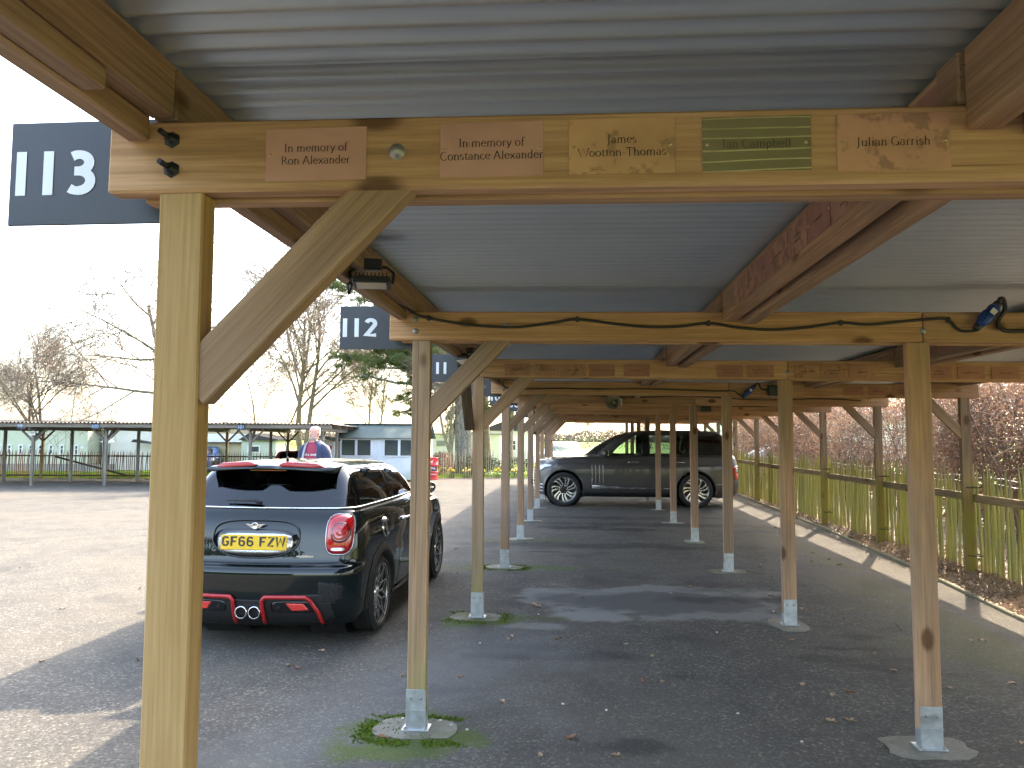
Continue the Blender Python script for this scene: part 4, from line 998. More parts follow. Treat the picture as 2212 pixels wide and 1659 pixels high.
_wm = {}
def wheel(parent, loc, Rt, Rr, wid, style, side, steer=0.0):
    key = (style, Rt)
    if key not in _wm:
        t = MB(); prof = [(Rr - .005, -wid / 2 + .02), (Rr + .004, -wid / 2 + .004), (Rr + (Rt - Rr) * .5, -wid / 2 - .006), (Rt - .02, -wid / 2 + .008), (Rt - .004, -wid / 2 + .03)]
        for g in (-.3, -.1, .1, .3): prof += [(Rt, wid * (g - .07)), (Rt - .007, wid * (g - .02)), (Rt - .007, wid * (g + .02)), (Rt, wid * (g + .07))]
        prof += [(Rt - .004, wid / 2 - .03), (Rt - .02, wid / 2 - .008), (Rr + (Rt - Rr) * .5, wid / 2 + .006), (Rr + .004, wid / 2 - .004), (Rr - .005, wid / 2 - .02)]
        t.lathe(prof, 'x', 48); tm = t.mesh('tyre', M['rubber'])
        d = MB().lathe([(Rr, wid / 2 - .006), (Rr - .012, wid / 2 - .012), (Rr - .02, wid / 2 - .05), (Rr - .03, -wid / 2 + .01), (Rr, -wid / 2 + .006)], 'x', 48)
        d.lathe([(Rr - .03, -.02), (.16, -.03), (0, -.03)], 'x', 32).lathe([(.155, .0), (.15, .012), (0, .012)], 'x', 24)
        dm = d.mesh('rim', M['wheeldark'])
        k = MB(); xo = wid / 2 - .018
        k.lathe([(Rr - .016, xo - .004), (Rr - .006, xo + .010), (Rr + .001, xo + .012), (Rr + .002, xo + .002), (Rr - .016, xo - .006)], 'x', 48)
        def spoke(pts, w0, w1, th=.012):
            L = []; n = len(pts)
            for i, (r_, a) in enumerate(pts):
                r2, a2 = pts[min(i + 1, n - 1)]; r1, a1 = pts[max(i - 1, 0)]
                p = Vector((r_ * math.cos(a), r_ * math.sin(a))); tt = Vector((r2 * math.cos(a2), r2 * math.sin(a2))) - Vector((r1 * math.cos(a1), r1 * math.sin(a1))); tt.normalize()
                nn = Vector((-tt.y, tt.x)); w = w0 + (w1 - w0) * i / (n - 1); xx = xo - .028 * (1 - r_ / Rr) ** 1.5 - .004
                a_, b_ = p + nn * w, p - nn * w; L.append([(xx - th, a_.x, a_.y), (xx, a_.x, a_.y), (xx, b_.x, b_.y), (xx - th, b_.x, b_.y)])
            k.grid(L, smooth=False)
        if style == 'cross':
            for i in range(10):
                a = 2 * math.pi * i / 10
                for sgn in (-1, 1): spoke([(.045, a), (.12, a + sgn * .02), (Rr * .62, a + sgn * .16), (Rr - .012, a + sgn * .30)], .009, .0055)
            k.lathe([(.0, xo - .015), (.03, xo - .016), (.06, xo - .026), (.07, xo - .05)], 'x', 20)
        elif style == 'turbine':
            for i in range(7):
                a = 2 * math.pi * i / 7 + .2
                spoke([(.10, a - .30), (.15, a - .17), (Rr * .62, a - .11), (Rr * .85, a - .02), (Rr - .014, a + .12)], .012, .019)
                spoke([(.10, a + .30), (.15, a + .22), (Rr * .62, a + .24), (Rr * .85, a + .31), (Rr - .014, a + .45)], .012, .019)
                spoke([(.10, a - .30), (.092, a), (.10, a + .30)], .008, .008)
            for i in range(5):
                a = 2 * math.pi * i / 5; k.lathe([(0, xo - .02), (.011, xo - .022), (.012, xo - .05)], 'x', 8, (0, .057 * math.cos(a), .057 * math.sin(a)))
        else:
            for i in range(5):
                a = 2 * math.pi * i / 5
                for sgn in (-1, 1): spoke([(.05, a + sgn * .2), (Rr * .6, a + sgn * .14), (Rr - .012, a + sgn * .18)], .016, .014)
        km = k.mesh('spokes', M['wheelsilver']); _wm[key] = (tm, dm, km)
    tm, dm, km = _wm[key]
    rz = (0 if side > 0 else math.pi) + steer
    w = link('wheel', dm, parent, loc, (random.uniform(0, 1) if style != 'x' else 0, 0, 0)); w.rotation_euler = (0, 0, rz)
    link('tyre', tm, w); link('spokes', km, w)
    return w

def seat(parent, x, y, z, mat, wid=.46, h=.62, head=True, lean=-12):
    T = Matrix.Translation((x, y, z)) @ Matrix.Rotation(R(lean), 4, 'X')
    o = MB().box((0, 0, h / 2), (wid, .13, h), bev=.05).box((0, .26, -.02), (wid, .52, .16), bev=.05).xf(Matrix.Translation((x, y, z)) @ Matrix.Rotation(R(-lean * 1.0), 4, 'X')).build('seat', mat, parent)
    if head: MB().lathe([(.0, .11), (.06, .105), (.115, .06), (.125, 0), (.11, -.06), (.06, -.085), (0, -.09)], 'z', 14).xf(Matrix.Diagonal((1, .5, 1, 1))).xf(Matrix.Translation((x, y - .0, z)) @ Matrix.Rotation(R(-lean), 4, 'X') @ Matrix.Translation((0, 0, h + .12))).build('headrest', mat, o)

# ---- small dark green hatchback
mini = empty('small_hatchback', (-2.465, 5.63, 0), R(-.6)); tag(mini, 'dark green small hatchback parked beside the shelter, rear towards us', 'car')
#        z     w     yr    yf    rcx   rcy  bowr  fcx   fcy  bowf
MK = [(.17, .76, .13, 3.66, .22, .22, .05, .3, .3, .10),
      (.26, .815, .05, 3.78, .22, .24, .055, .3, .3, .10),
      (.42, .835, .005, 3.84, .21, .24, .06, .3, .3, .12),
      (.56, .842, .0, 3.85, .20, .24, .06, .3, .3, .12),
      (.615, .842, .015, 3.85, .20, .24, .06, .3, .3, .12),
      (.645, .842, .07, 3.84, .19, .23, .055, .3, .3, .12),
      (.75, .845, .095, 3.82, .18, .22, .055, .3, .3, .12),
      (.88, .832, .12, 3.73, .17, .21, .055, .3, .3, .12),
      (.96, .812, .145, 3.45, .16, .20, .055, .28, .3, .14),
      (1.015, .782, .175, 3.05, .155, .19, .055, .26, .28, .16),
      (1.045, .755, .20, 2.74, .15, .18, .055, .25, .26, .18),
      (1.16, .712, .29, 2.56, .14, .16, .055, .22, .22, .17),
      (1.28, .655, .385, 2.32, .13, .15, .055, .2, .2, .16),
      (1.35, .605, .44, 2.12, .15, .15, .06, .2, .2, .15),
      (1.378, .555, .475, 1.95, .16, .15, .06, .2, .2, .14),
      (1.397, .46, .56, 1.75, .16, .15, .06, .18, .2, .12),
      (1.41, .28, .78, 1.45, .12, .12, .04, .12, .12, .05)]
slant = lambda y0, k: (lambda z: y0 + k * max(0.0, z - 1.04))
mc = Car(MK, [slant(.47, .15), slant(1.30, .06), slant(1.37, .06), slant(2.45, -1.25)], barrel=.03, sub=5)
reg = {'rear_window': (10.2, 12.95, ('R', 'RC'), M['privacy'], False, .003),
       'side_window': (10.2, 12.9, ('S1',), M['glass'], True, .003), 'door_window': (10.2, 12.9, ('S3',), M['glass'], True, .003),
       'windscreen': (10.2, 13.0, ('F',), M['screen'], False, .003),
       'pillar_panel': (10.0, 13.4, ('S0',), M['glossblack'], True, .001), 'pillar_panel@b': (10.0, 13.4, ('S2',), M['glossblack'], True, .001)}
mc.build(mini, M['minipaint'], reg, [(.775, .305, .352), (3.27, .305, .352)])
for (y, sx) in ((.775, 1), (.775, -1), (3.27, 1), (3.27, -1)):
    wheel(mini, (sx * .728, y, .308), .308, .246, .20, 'cross', sx)
    # black arch cladding that follows the body
    inn, mid, out = [], [], []
    for i in range(33):
        a = R(-8 + 196 * i / 32); c_, s_ = math.cos(a), math.sin(a)
        z_in, z_out = max(.16, .305 + .345 * s_), max(.16, .305 + .425 * s_)
        po = mc.hit(y + .425 * c_, z_out, 'x', sx, .004); pi = mc.hit(y + .36 * c_, max(.17, .305 + .36 * s_), 'x', sx, 0)
        xm = max(abs(po.x), .80) + .012
        out.append(po); mid.append(Vector((sx * xm, y + .375 * c_, .305 + .375 * s_))); inn.append(Vector((sx * (xm - .004), y + .345 * c_, .305 + .345 * s_)))
    lip = [Vector((sx * .62, p.y, p.z)) for p in inn]
    MB().grid([out, mid, inn, lip]).build('wheel_arch', M['trim'], mini)
    MB().lathe([(.352, sx * .60), (.352, sx * .30), (.0, sx * .30)], 'x', 28, (0, y, .305)).build('arch_liner', M['interior'], mini)
# sills
for sx in (1, -1):
    MB().grid([[mc.hit(y, .27, 'x', sx, .012) for y in np.linspace(1.16, 2.89, 16)], [mc.hit(y, .21, 'x', sx, .02) for y in np.linspace(1.16, 2.89, 16)], [mc.hit(y, .175, 'x', sx, .006) - Vector((sx * .03, 0, .01)) for y in np.linspace(1.16, 2.89, 16)]]).build('sill', M['minipaint'], mini)
MB().box((0, 1.95, .2), (1.3, 3.3, .1), bev=.04).build('underbody', M['interior'], mini)
# chrome belt line
Pb = []
o_, tg_ = mc.outline(10.12)
Pb = [Vector(p) + Vector((.004 if p[0] > .05 else 0, -.004 if t in 'RRC' else 0, .002)) for p, t in zip(o_, tg_) if t in ('R', 'RC', 'S0', 'S1', 'S2', 'S3')]
MB().tube([Vector((-p.x, p.y, p.z)) for p in Pb[:0:-1]] + Pb, .0075, 6).build('chrome_belt', M['chrome'], mini)
o_, tg_ = mc.outline(13.0)
for sx in (1, -1): MB().tube([Vector((sx * (p[0] + .004), p[1], p[2])) for p, t in zip(o_, tg_) if t in ('S0', 'S1', 'S2', 'S3')], .006, 5).build('roof_strip', M['satin'], mini)
# rear spoiler with red winglets
sp = []
for (yy, zt, zb) in ((.26, 1.352, 1.338), (.33, 1.372, 1.336), (.43, 1.392, 1.34), (.56, 1.402, 1.35)):
    sp.append((yy, zt, zb))
P = []
for x in np.linspace(-.53, .53, 27):
    e = 1 - .16 * (abs(x) / .53) ** 4; row = []; sag = -.03 * (abs(x) / .53) ** 2
    notch = .05 * math.exp(-(x / .09) ** 4)
    pl = [(.26 + notch + .10 * (abs(x) / .53) ** 3, 1.354 + sag), (.25 + notch + .10 * (abs(x) / .53) ** 3, 1.360 + sag), (.33 + notch, 1.388 + sag - notch * .1), (.45, 1.400 + sag), (.60, 1.404 + sag * .9), (.60, 1.36 + sag), (.42, 1.354 + sag), (.34, 1.352 + sag)]
    P.append([(x, a, b) for a, b in pl] + [(x, pl[0][0], pl[0][1])])
MB().grid(P).add([P[0][k] for k in range(8)] , [tuple(range(8))]).add([P[-1][k] for k in range(8)], [tuple(range(8))]).build('spoiler', M['minipaint'], mini)
for sx in (1, -1):
    P = []
    for x in np.linspace(.10, .46, 12):
        sag = -.03 * (x / .53) ** 2; yb = .255 + .10 * (x / .53) ** 3 + .04 * math.exp(-(x / .09) ** 4); h_ = .030 * min(1, (x - .085) / .06, (.475 - x) / .08)
        P.append([(sx * x, yb + .03, 1.378 + sag), (sx * x, yb + .022, 1.382 + sag + h_), (sx * x, yb + .05, 1.386 + sag + h_), (sx * x, yb + .11, 1.396 + sag)])
    MB().grid(P).build('spoiler_blade', M['redtrim'], mini)
MB().box((0, .32, 1.343), (.30, .01, .012), bev=.003).build('brake_light', M['reddark'], mini)
MB().tube([(.0, .72, 1.40), (.0, .70, 1.44)], [.016, .008], 8).tube([(0, .70, 1.43), (0, .66, 1.56)], .0045, 6).build('antenna', M['trim'], mini)
# rear wiper
MB().tube([mc.hit(.0, 1.075, 'y', -1, .02), mc.hit(-.06, 1.09, 'y', -1, .035), mc.hit(-.30, 1.092, 'y', -1, .025)], [.016, .012, .005], 6).build('rear_wiper', M['trim'], mini)
# tail lamps
for sx in (1, -1):
    o1 = rrect(sx * .645, .862, .106, .156, 3.5, 32); o2 = rrect(sx * .645, .862, .094, .142, 3.4, 32)
    t = mc.patch(o1, 'y', -1, .006, 'tail_lamp', M['trim'], mini)
    mc.strip(rrect(sx * .645, .862, .100, .149, 3.5, 32), 'y', -1, .006, .0035, 'bezel', M['chrome'], t, closed=True, dens=1)
    mc.patch(o2, 'y', -1, .012, 'lens', M['redlens'], t, bulge=.018)
    mc.patch(rrect(sx * .650, .872, .068, .075, 2.2, 26), 'y', -1, .030, 'lamp_ring', M['reddark'], t, bulge=.003)
    mc.patch(rrect(sx * .650, .876, .052, .056, 2.2, 26), 'y', -1, .034, 'lamp_ring', M['redlens'], t, bulge=.002)
    mc.patch(rrect(sx * .650, .882, .030, .034, 2, 22), 'y', -1, .037, 'lamp_core', M['redlens'], t, bulge=.004)
    mc.patch(rrect(sx * .640, .750, .048, .012, 4, 18), 'y', -1, .030, 'reverse_lamp', M['lampclear'], t)
# plate recess: dark inner panel, chrome outline, grey backing
rec = [(x, z) for x, z in rrect(0, .825, .345, .138, 3.6, 40)]
rec = [(x * (1.0 if z > .82 else 1 - .30 * ((.82 - z) / .133) ** 2), z) for x, z in rec]
mc.strip(rec, 'y', -1, .004, .008, 'plate_surround', M['minipaint'], mini, closed=True, dens=2)
mc.patch([(x * .975, .80 + (z - .825) * .78) for x, z in rec], 'y', -1, .003, 'plate_recess', M['glossblack'], mini)
mc.patch(rrect(0.0, .792, .295, .075, 5, 28), 'y', -1, .008, 'plate_backing', M['satin'], mini)
pl = MB().box((0.0, .080, .802), (.525, .008, .112), Matrix.Rotation(R(-8), 3, 'X'), bev=.003).build('number_plate', M['yellow'], mini)
Tm = Matrix.Translation((0.0, .080, .802)) @ Matrix.Rotation(R(-8), 4, 'X') @ Matrix.Translation((0.0, -.080, -.802))
mb = MB(); text_mb(mb, 'GF66 FZW', SANSPLATE, .074, (0.0, .0745, .772), (1, 0, 0), (0, 0, 1), .125, .11, tr=.055, lift=Vector((0, -.0012, 0))); mb.xf(Tm).build('registration', M['platetext'], pl)
# winged badge
bd = MB(); 
def brow(pts, y): bd.prism(pts, y, y + .006, 'y')
for sx in (1, -1):
    for k in range(4):
        z = .935 - k * .0075; x1 = .078 - k * .012; bd.prism([(sx * .02, z + .003), (sx * x1, z + .006), (sx * (x1 - .008), z - .0005), (sx * .02, z - .004)], .103, .109, 'y')
bd.lathe([(.026, .100), (.026, .094), (.020, .092), (.019, .097), (0, .097)], 'y', 24, (0, 0, .926)).build('badge', M['chrome'], mini)
jb = MB().prism(rrect(.40, .70, .072, .008, 2, 20), .10, .106, 'y'); jb.build('model_badge', M['satin'], mini)
# tailgate shut line and bumper crease
mc.strip([(-.70, .655), (-.3, .648), (.3, .648), (.70, .655)], 'y', -1, -.001, .006, 'shut_line', M['trim'], mini)
for sx in (1, -1): mc.strip([(sx * .70, .655), (sx * .755, .69)], 'y', -1, -.001, .005, 'shut_line', M['trim'], mini)
# lower bumper
low = [(-.60, .19), (.60, .19), (.64, .25), (.60, .43), (.20, .42), (.15, .385), (-.15, .385), (-.20, .42), (-.60, .43), (-.64, .25)]
def dens(P, k):
    out = []
    for a, b in zip(P, P[1:] + P[:1]):
        for i in range(k): out.append((a[0] + (b[0] - a[0]) * i / k, a[1] + (b[1] - a[1]) * i / k))
    return out
mc.patch(dens(low, 5), 'y', -1, .006, 'diffuser', M['trim'], mini, rings=8)
for sx in (1, -1):
    fr = [(sx * .115, .215), (sx * .112, .385), (sx * .135, .412), (sx * .435, .412), (sx * .47, .39), (sx * .525, .30), (sx * .545, .215)]
    mc.strip(fr, 'y', -1, .018, .0155, 'diffuser_frame', M['redtrim'], mini, n=8, dens=5)
    mc.patch(rrect(sx * .34, .335, .165, .045, 5, 24), 'y', -1, .010, 'diffuser_insert', M['glossblack'], mini)
    mc.patch(dens([(sx * .29, .365), (sx * .42, .362), (sx * .455, .315), (sx * .33, .312)], 5), 'y', -1, .016, 'fog_lamp', M['redlite'], mini)
    mc.patch(rrect(sx * .235, .335, .013, .013, 2, 14), 'y', -1, .018, 'parking_sensor', M['trim'], mini)
    # honeycomb side vent
    vt = mc.patch(dens([(sx * .53, .52), (sx * .705, .495), (sx * .70, .40), (sx * .60, .345), (sx * .53, .355)], 5), 'y', -1, .003, 'bumper_vent', M['trim'], mini)
    hx = MB()
    for r_ in range(5):
        for c_ in range(4):
            cx, cz = .548 + c_ * .042 + (r_ % 2) * .021, .375 + r_ * .031
            if cx > .70 - max(0, .42 - cz) * 1.2: continue
            pts = [mc.hit(sx * (cx + .019 * math.cos(R(a))), cz + .013 * math.sin(R(a)), 'y', -1, .008) for a in range(0, 361, 60)]
            hx.tube(pts, .003, 4)
    hx.build('honeycomb', M['blackplastic'], vt)
for ex in (-.052, .052):
    x0 = ex; q = MB().lathe([(.040, -.035), (.046, -.037), (.049, -.03), (.049, .12), (.040, .12), (.040, -.03)], 'y', 24, (x0, .035, .290)); q.build('exhaust_pipe', M['chrome'], mini)
    MB().lathe([(.040, .06), (0, .06)], 'y', 18, (x0, .035, .290)).build('exhaust_bore', M['interior'], mini)
# side details
for sx in (1, -1):
    mc.strip([(1.335, 1.035), (1.335, .85), (1.34, .45), (1.30, .30)], 'x', sx, -.001, .0045, 'door_gap', M['trim'], mini)
    mc.strip([(1.335, .265), (2.60, .265)], 'x', sx, 0.0, .004, 'door_gap', M['trim'], mini)
    h_ = mc.hit(1.50, .86, 'x', sx); MB().tube([(h_.x, 1.40, .862), (h_.x + sx * .035, 1.43, .866), (h_.x + sx * .038, 1.56, .866), (h_.x, 1.60, .862)], .014, 8).build('door_handle', M['chrome'], mini)
    mc.patch(rrect(2.06, .875, .05, .03, 2, 16), 'x', sx, .006, 'side_scuttle', M['chrome'], mini)
    mm = MB().lathe([(0, -.05), (.05, -.048), (.085, -.02), (.09, .02), (.06, .06), (0, .075)], 'y', 18).xf(Matrix.Translation((sx * .865, 2.42, 1.085)) @ Matrix.Diagonal((.95, .9, .75, 1)))
    mo = mm.tube([(sx * .76, 2.44, 1.045), (sx * .86, 2.43, 1.06)], .02, 6).build('door_mirror', M['glossblack'], mini)
    MB().lathe([(0, -.001), (.078, -.001), (.08, .003)], 'y', 18).xf(Matrix.Translation((sx * .868, 2.368, 1.085)) @ Matrix.Diagonal((.95, .9, .75, 1))).build('mirror_glass', M['chrome'], mo)
fc = mc.patch(rrect(.86, .845, .085, .085, 2, 28), 'x', 1, .008, 'fuel_cap', M['chrome'], mini, bulge=.008)
mc.strip(rrect(.86, .845, .066, .066, 2, 24), 'x', 1, .018, .006, 'cap_ring', M['glossblack'], fc, closed=True, dens=1)
# cabin
seat(mini, .36, 1.55, .42, M['seat'], lean=-10); seat(mini, -.36, 1.55, .42, M['seat'], lean=-10)
seat(mini, .32, .78, .50, M['seat'], h=.50, wid=.5, lean=-14); seat(mini, -.32, .78, .50, M['seat'], h=.50, wid=.5, lean=-14)
MB().box((0, 2.45, .80), (1.3, .5, .3), bev=.08).build('dashboard', M['interior'], mini)
MB().box((0, 1.4, .40), (1.3, 2.2, .06)).build('cabin_floor', M['interior'], mini)
MB().lathe([(.172, -.012), (.186, 0), (.172, .012), (.160, 0)], 'y', 26, closed=True).xf(Matrix.Translation((.36, 2.12, .93)) @ Matrix.Rotation(R(-20), 4, 'X')).build('steering_wheel', M['trim'], mini)

# ---- large dark grey luxury 4x4, nose to the left
rr = empty('luxury_suv', (2.765, 18.98, 0), R(90.6)); tag(rr, 'large dark grey luxury four-wheel-drive car under the far bays, seen from the side', 'car')
RK = [(.24, .86, -.98, 3.66, .25, .25, .05, .35, .35, .10),
      (.40, .945, -1.08, 3.79, .25, .25, .06, .36, .40, .12),
      (.58, .965, -1.10, 3.81, .25, .25, .06, .36, .42, .13),
      (.78, .968, -1.06, 3.80, .22, .22, .06, .36, .42, .14),
      (.95, .960, -1.055, 3.76, .20, .20, .06, .36, .42, .15),
      (1.03, .945, -1.045, 3.71, .20, .20, .06, .34, .42, .18),
      (1.095, .935, -1.03, 3.58, .20, .20, .06, .30, .40, .20),
      (1.155, .92, -1.01, 3.12, .20, .20, .06, .28, .36, .22),
      (1.195, .895, -.985, 2.60, .19, .19, .06, .26, .34, .24),
      (1.38, .845, -.90, 2.32, .18, .18, .06, .22, .28, .22),
      (1.60, .765, -.79, 1.95, .17, .17, .06, .2, .24, .20),
      (1.70, .715, -.73, 1.72, .17, .17, .06, .2, .22, .18),
      (1.755, .65, -.66, 1.50, .18, .17, .06, .2, .2, .14),
      (1.785, .52, -.50, 1.25, .18, .17, .06, .2, .2, .12),
      (1.80, .30, -.20, .90, .12, .12, .04, .12, .12, .05)]
sl2 = lambda y0, k: (lambda z: y0 + k * max(0.0, z - 1.195))
rc = Car(RK, [sl2(-.66, .25), sl2(.10, .06), sl2(.22, .06), sl2(1.06, .02), sl2(1.22, .02), sl2(2.22, -1.35)], barrel=.035, sub=5)
reg = {'rear_window': (8.2, 10.8, ('R',), M['privacy'], False, .003),
       'quarter_window': (8.2, 10.7, ('S1',), M['privacy'], True, .003), 'rear_door_window': (8.2, 10.7, ('S3',), M['glass'], True, .003), 'front_door_window': (8.2, 10.7, ('S5',), M['screen'], True, .003),
       'windscreen': (8.1, 10.95, ('F',), M['screen'], False, .003), 'pillar_panel': (8.0, 11.2, ('RC', 'S0'), M['glossblack'], True, .001), 'pillar_panel@b': (8.0, 11.2, ('S2',), M['glossblack'], True, .001), 'pillar_panel@c': (8.0, 11.2, ('S4',), M['glossblack'], True, .001)}
rc.build(rr, M['rrpaint'], reg, [(0, .40, .455), (3.06, .40, .455)])
for (y, sx) in ((0, 1), (0, -1), (3.06, 1), (3.06, -1)):
    wheel(rr, (sx * .838, y, .398), .398, .298, .25, 'turbine', sx)
    inn, mid, out = [], [], []
    for i in range(37):
        a = R(-12 + 204 * i / 36); c_, s_ = math.cos(a), math.sin(a)
        po = rc.hit(y + .50 * c_, .40 + .50 * s_, 'x', sx, .003); xm = max(abs(po.x), .93) + .012
        out.append(po); mid.append(Vector((sx * xm, y + .462 * c_, .40 + .462 * s_))); inn.append(Vector((sx * (xm - .012), y + .448 * c_, .40 + .448 * s_)))
    lip = [Vector((sx * .70, p.y, p.z)) for p in inn]
    MB().grid([out, mid, inn, lip]).build('wheel_arch', M['rrpaint'], rr)
    MB().lathe([(.452, sx * .70), (.452, sx * .3), (0, sx * .3)], 'x', 28, (0, y, .40)).build('arch_liner', M['interior'], rr)
MB().box((0, 1.4, .30), (1.5, 4.3, .16), bev=.05).build('underbody', M['interior'], rr)
for sx in (1, -1):
    MB().grid([[rc.hit(y, z, 'x', sx, o) for y in np.linspace(.50, 2.58, 18)] for z, o in ((.40, .004), (.36, .03), (.27, .035), (.245, .0))]).build('sill', M['trim'], rr)
    rc.patch(dens([(.52, .455), (2.13, .455), (2.16, .50), (2.40, .505), (2.40, .43), (.52, .43)], 8), 'x', sx, .012, 'side_moulding', M['satin'], rr, rings=3)
    for k in range(4): rc.strip([(2.40 - k * .085, 1.0), (2.392 - k * .085, .75), (2.40 - k * .085, .515)], 'x', sx, .0, .004, 'side_vent', M['satin'], rr)
    rc.strip([(3.55, .985), (2.9, 1.0), (2.1, 1.0), (.6, .985), (-.9, .975)], 'x', sx, -.002, .005, 'shoulder_crease', M['trim'], rr, dens=8)
    for yy in (1.16, 2.44): rc.strip([(yy, 1.19), (yy, .8), (yy, .42)], 'x', sx, -.001, .005, 'door_gap', M['trim'], rr)
    rc.strip([(.16, 1.19), (.16, .95), (.36, .70), (.50, .45)], 'x', sx, -.001, .005, 'door_gap', M['trim'], rr)
    rc.strip([(2.3, 1.188), (1.0, 1.192), (-.7, 1.192)], 'x', sx, .003, .008, 'belt_trim', M['glossblack'], rr, dens=8)
    for yy in (1.30, .24):
        h_ = rc.hit(yy + .13, 1.045, 'x', sx); MB().tube([(h_.x, yy, 1.045), (h_.x + sx * .03, yy + .03, 1.05), (h_.x + sx * .03, yy + .24, 1.05), (h_.x, yy + .27, 1.045)], .013, 6).build('door_handle', M['satin'], rr)
    rc.strip([(-.40, .53), (-.70, .57), (-.85, .58)], 'x', sx, .006, .014, 'bumper_moulding', M['satin'], rr)
    hl = rc.patch(dens([(3.36, .985), (3.70, .955), (3.74, .80), (3.62, .815), (3.50, .90), (3.30, .93)], 6), 'x', sx, .006, 'headlamp', M['lampclear'], rr)
    rc.strip([(3.34, .935), (3.50, .905), (3.62, .82), (3.73, .805)], 'x', sx, .012, .008, 'lamp_strip', M['glossblack'], hl)
    tl = rc.patch(dens([(-.84, .97), (-1.02, .98), (-1.03, .66), (-.90, .66)], 6), 'x', sx, .008, 'tail_lamp', M['redlens'], rr)
    rc.patch(rrect(-.945, .88, .03, .045, 4, 16), 'x', sx, .016, 'lamp_core', M['lampclear'], tl); rc.patch(rrect(-.955, .75, .03, .035, 4, 16), 'x', sx, .016, 'lamp_core', M['redlite'], tl)
    mo = MB().box((0, 0, 0), (.24, .13, .17), bev=.05).xf(Matrix.Translation((sx * 1.05, 2.10, 1.26))).tube([(sx * .88, 2.12, 1.20), (sx * .98, 2.11, 1.22)], .03, 6).build('door_mirror', M['rrpaint'], rr)
    MB().box((sx * 1.06, 2.175, 1.225), (.2, .012, .02), bev=.004).build('mirror_indicator', M['lampclear'], mo)
    MB().box((sx * 1.06, 2.03, 1.26), (.19, .006, .13), bev=.002).build('mirror_glass', M['chrome'], mo)
gr = MB()
for k in range(5): gr.tube([rc.hit(x, .60 + k * .055, 'y', 1, .012) for x in np.linspace(-.55, .55, 12)], .012, 6)
gr.build('grille_bar', M['chrome'], rr)
rc.patch(rrect(0, .70, .60, .16, 5, 30), 'y', 1, .003, 'grille', M['trim'], rr)
for k in range(3): rc.strip([(-.85, .36 + k * .075), (-.5, .36 + k * .075), (.5, .36 + k * .075), (.85, .36 + k * .075)], 'y', 1, .012, .012, 'bumper_bar', M['satin'], rr)
rc.patch(dens([(-.45, .9), (.45, .9), (.45, .78), (-.45, .78)], 5), 'y', -1, .006, 'number_plate', M['yellow'], rr)
seat(rr, .42, 1.30, .62, M['cream'], h=.66, wid=.52); seat(rr, -.42, 1.30, .62, M['cream'], h=.66, wid=.52); seat(rr, .42, .25, .66, M['cream'], h=.62, wid=.52); seat(rr, -.42, .25, .66, M['cream'], h=.62, wid=.52)
MB().box((0, 2.15, .98), (1.5, .45, .3), bev=.08).build('dashboard', M['interior'], rr)
MB().box((0, 1.0, .56), (1.5, 3.0, .06)).build('cabin_floor', M['interior'], rr)
MB().lathe([(.175, -.012), (.19, 0), (.175, .012), (.163, 0)], 'y', 26, closed=True).xf(Matrix.Translation((.42, 1.86, 1.10)) @ Matrix.Rotation(R(-22), 4, 'X')).build('steering_wheel', M['trim'], rr)

# ---- background cars
def far_car(loc, rz, sx_, sy_, sz_, mat, label, suv=False, win='privacy'):
    e = empty('parked_car', loc, rz); tag(e, label, 'car', 'cars parked in the distance')
    if suv: K = RK; pl_ = [sl2(-.66, .25), sl2(.10, .06), sl2(.22, .06), sl2(1.06, .02), sl2(1.22, .02), sl2(2.22, -1.35)]; wy = (0, 3.06); r_ = .36; bw = (8.1, 10.7); ar = .40; zc = .38
    else: K = MK; pl_ = [slant(.47, .15), slant(1.30, .06), slant(1.37, .06), slant(2.45, -1.25)]; wy = (.775, 3.27); r_ = .308; bw = (10.2, 12.9); ar = .345; zc = .305
    K = [tuple([k[0] * sz_ if i == 0 else (k[1] * sx_ if i == 1 else (k[i] * sy_ if i in (2, 3) else k[i])) for i in range(10)]) for k in K]
    pp = [(lambda f: (lambda z: f(z / sz_) * sy_))(f) for f in pl_]
    c = Car(K, pp, sub=2, nside=3)
    tg_ = ('S1', 'S3', 'S5') if suv else ('S1', 'S3')
    c.build(e, mat, {'rear_window': (bw[0], bw[1], ('R',), M[win], False, .002), 'windscreen': (bw[0], bw[1] + .2, ('F',), M[win], False, .002), 'side_window': (bw[0], bw[1], tg_, M[win], True, .002)}, [(y * sy_, zc, ar) for y in wy])
    for y in wy:
        for s_ in (1, -1): wheel(e, (s_ * (.72 if not suv else .82) * sx_, y * sy_, r_), r_, r_ * .74, .2, 'plain', s_)
    yr_, yf_ = K[3][2], K[3][3]
    for s_ in (1, -1):
        c.patch(rrect(s_ * .6 * sx_, .86 * sz_, .1, .08, 4, 16), 'y', -1, .006, 'tail_lamp', M['redlens'], e, rings=2); c.patch(rrect(s_ * .6 * sx_, .72 * sz_, .12, .07, 4, 16), 'y', 1, .006, 'headlamp', M['lampclear'], e, rings=2)
    return e
M['whitepaint'] = paint('white_car_paint', (.72, .73, .74), .3); M['bluepaint'] = paint('blue_car_paint', (.06, .13, .30), .3); M['redpaint'] = paint('maroon_car_paint', (.10, .012, .012), .3)

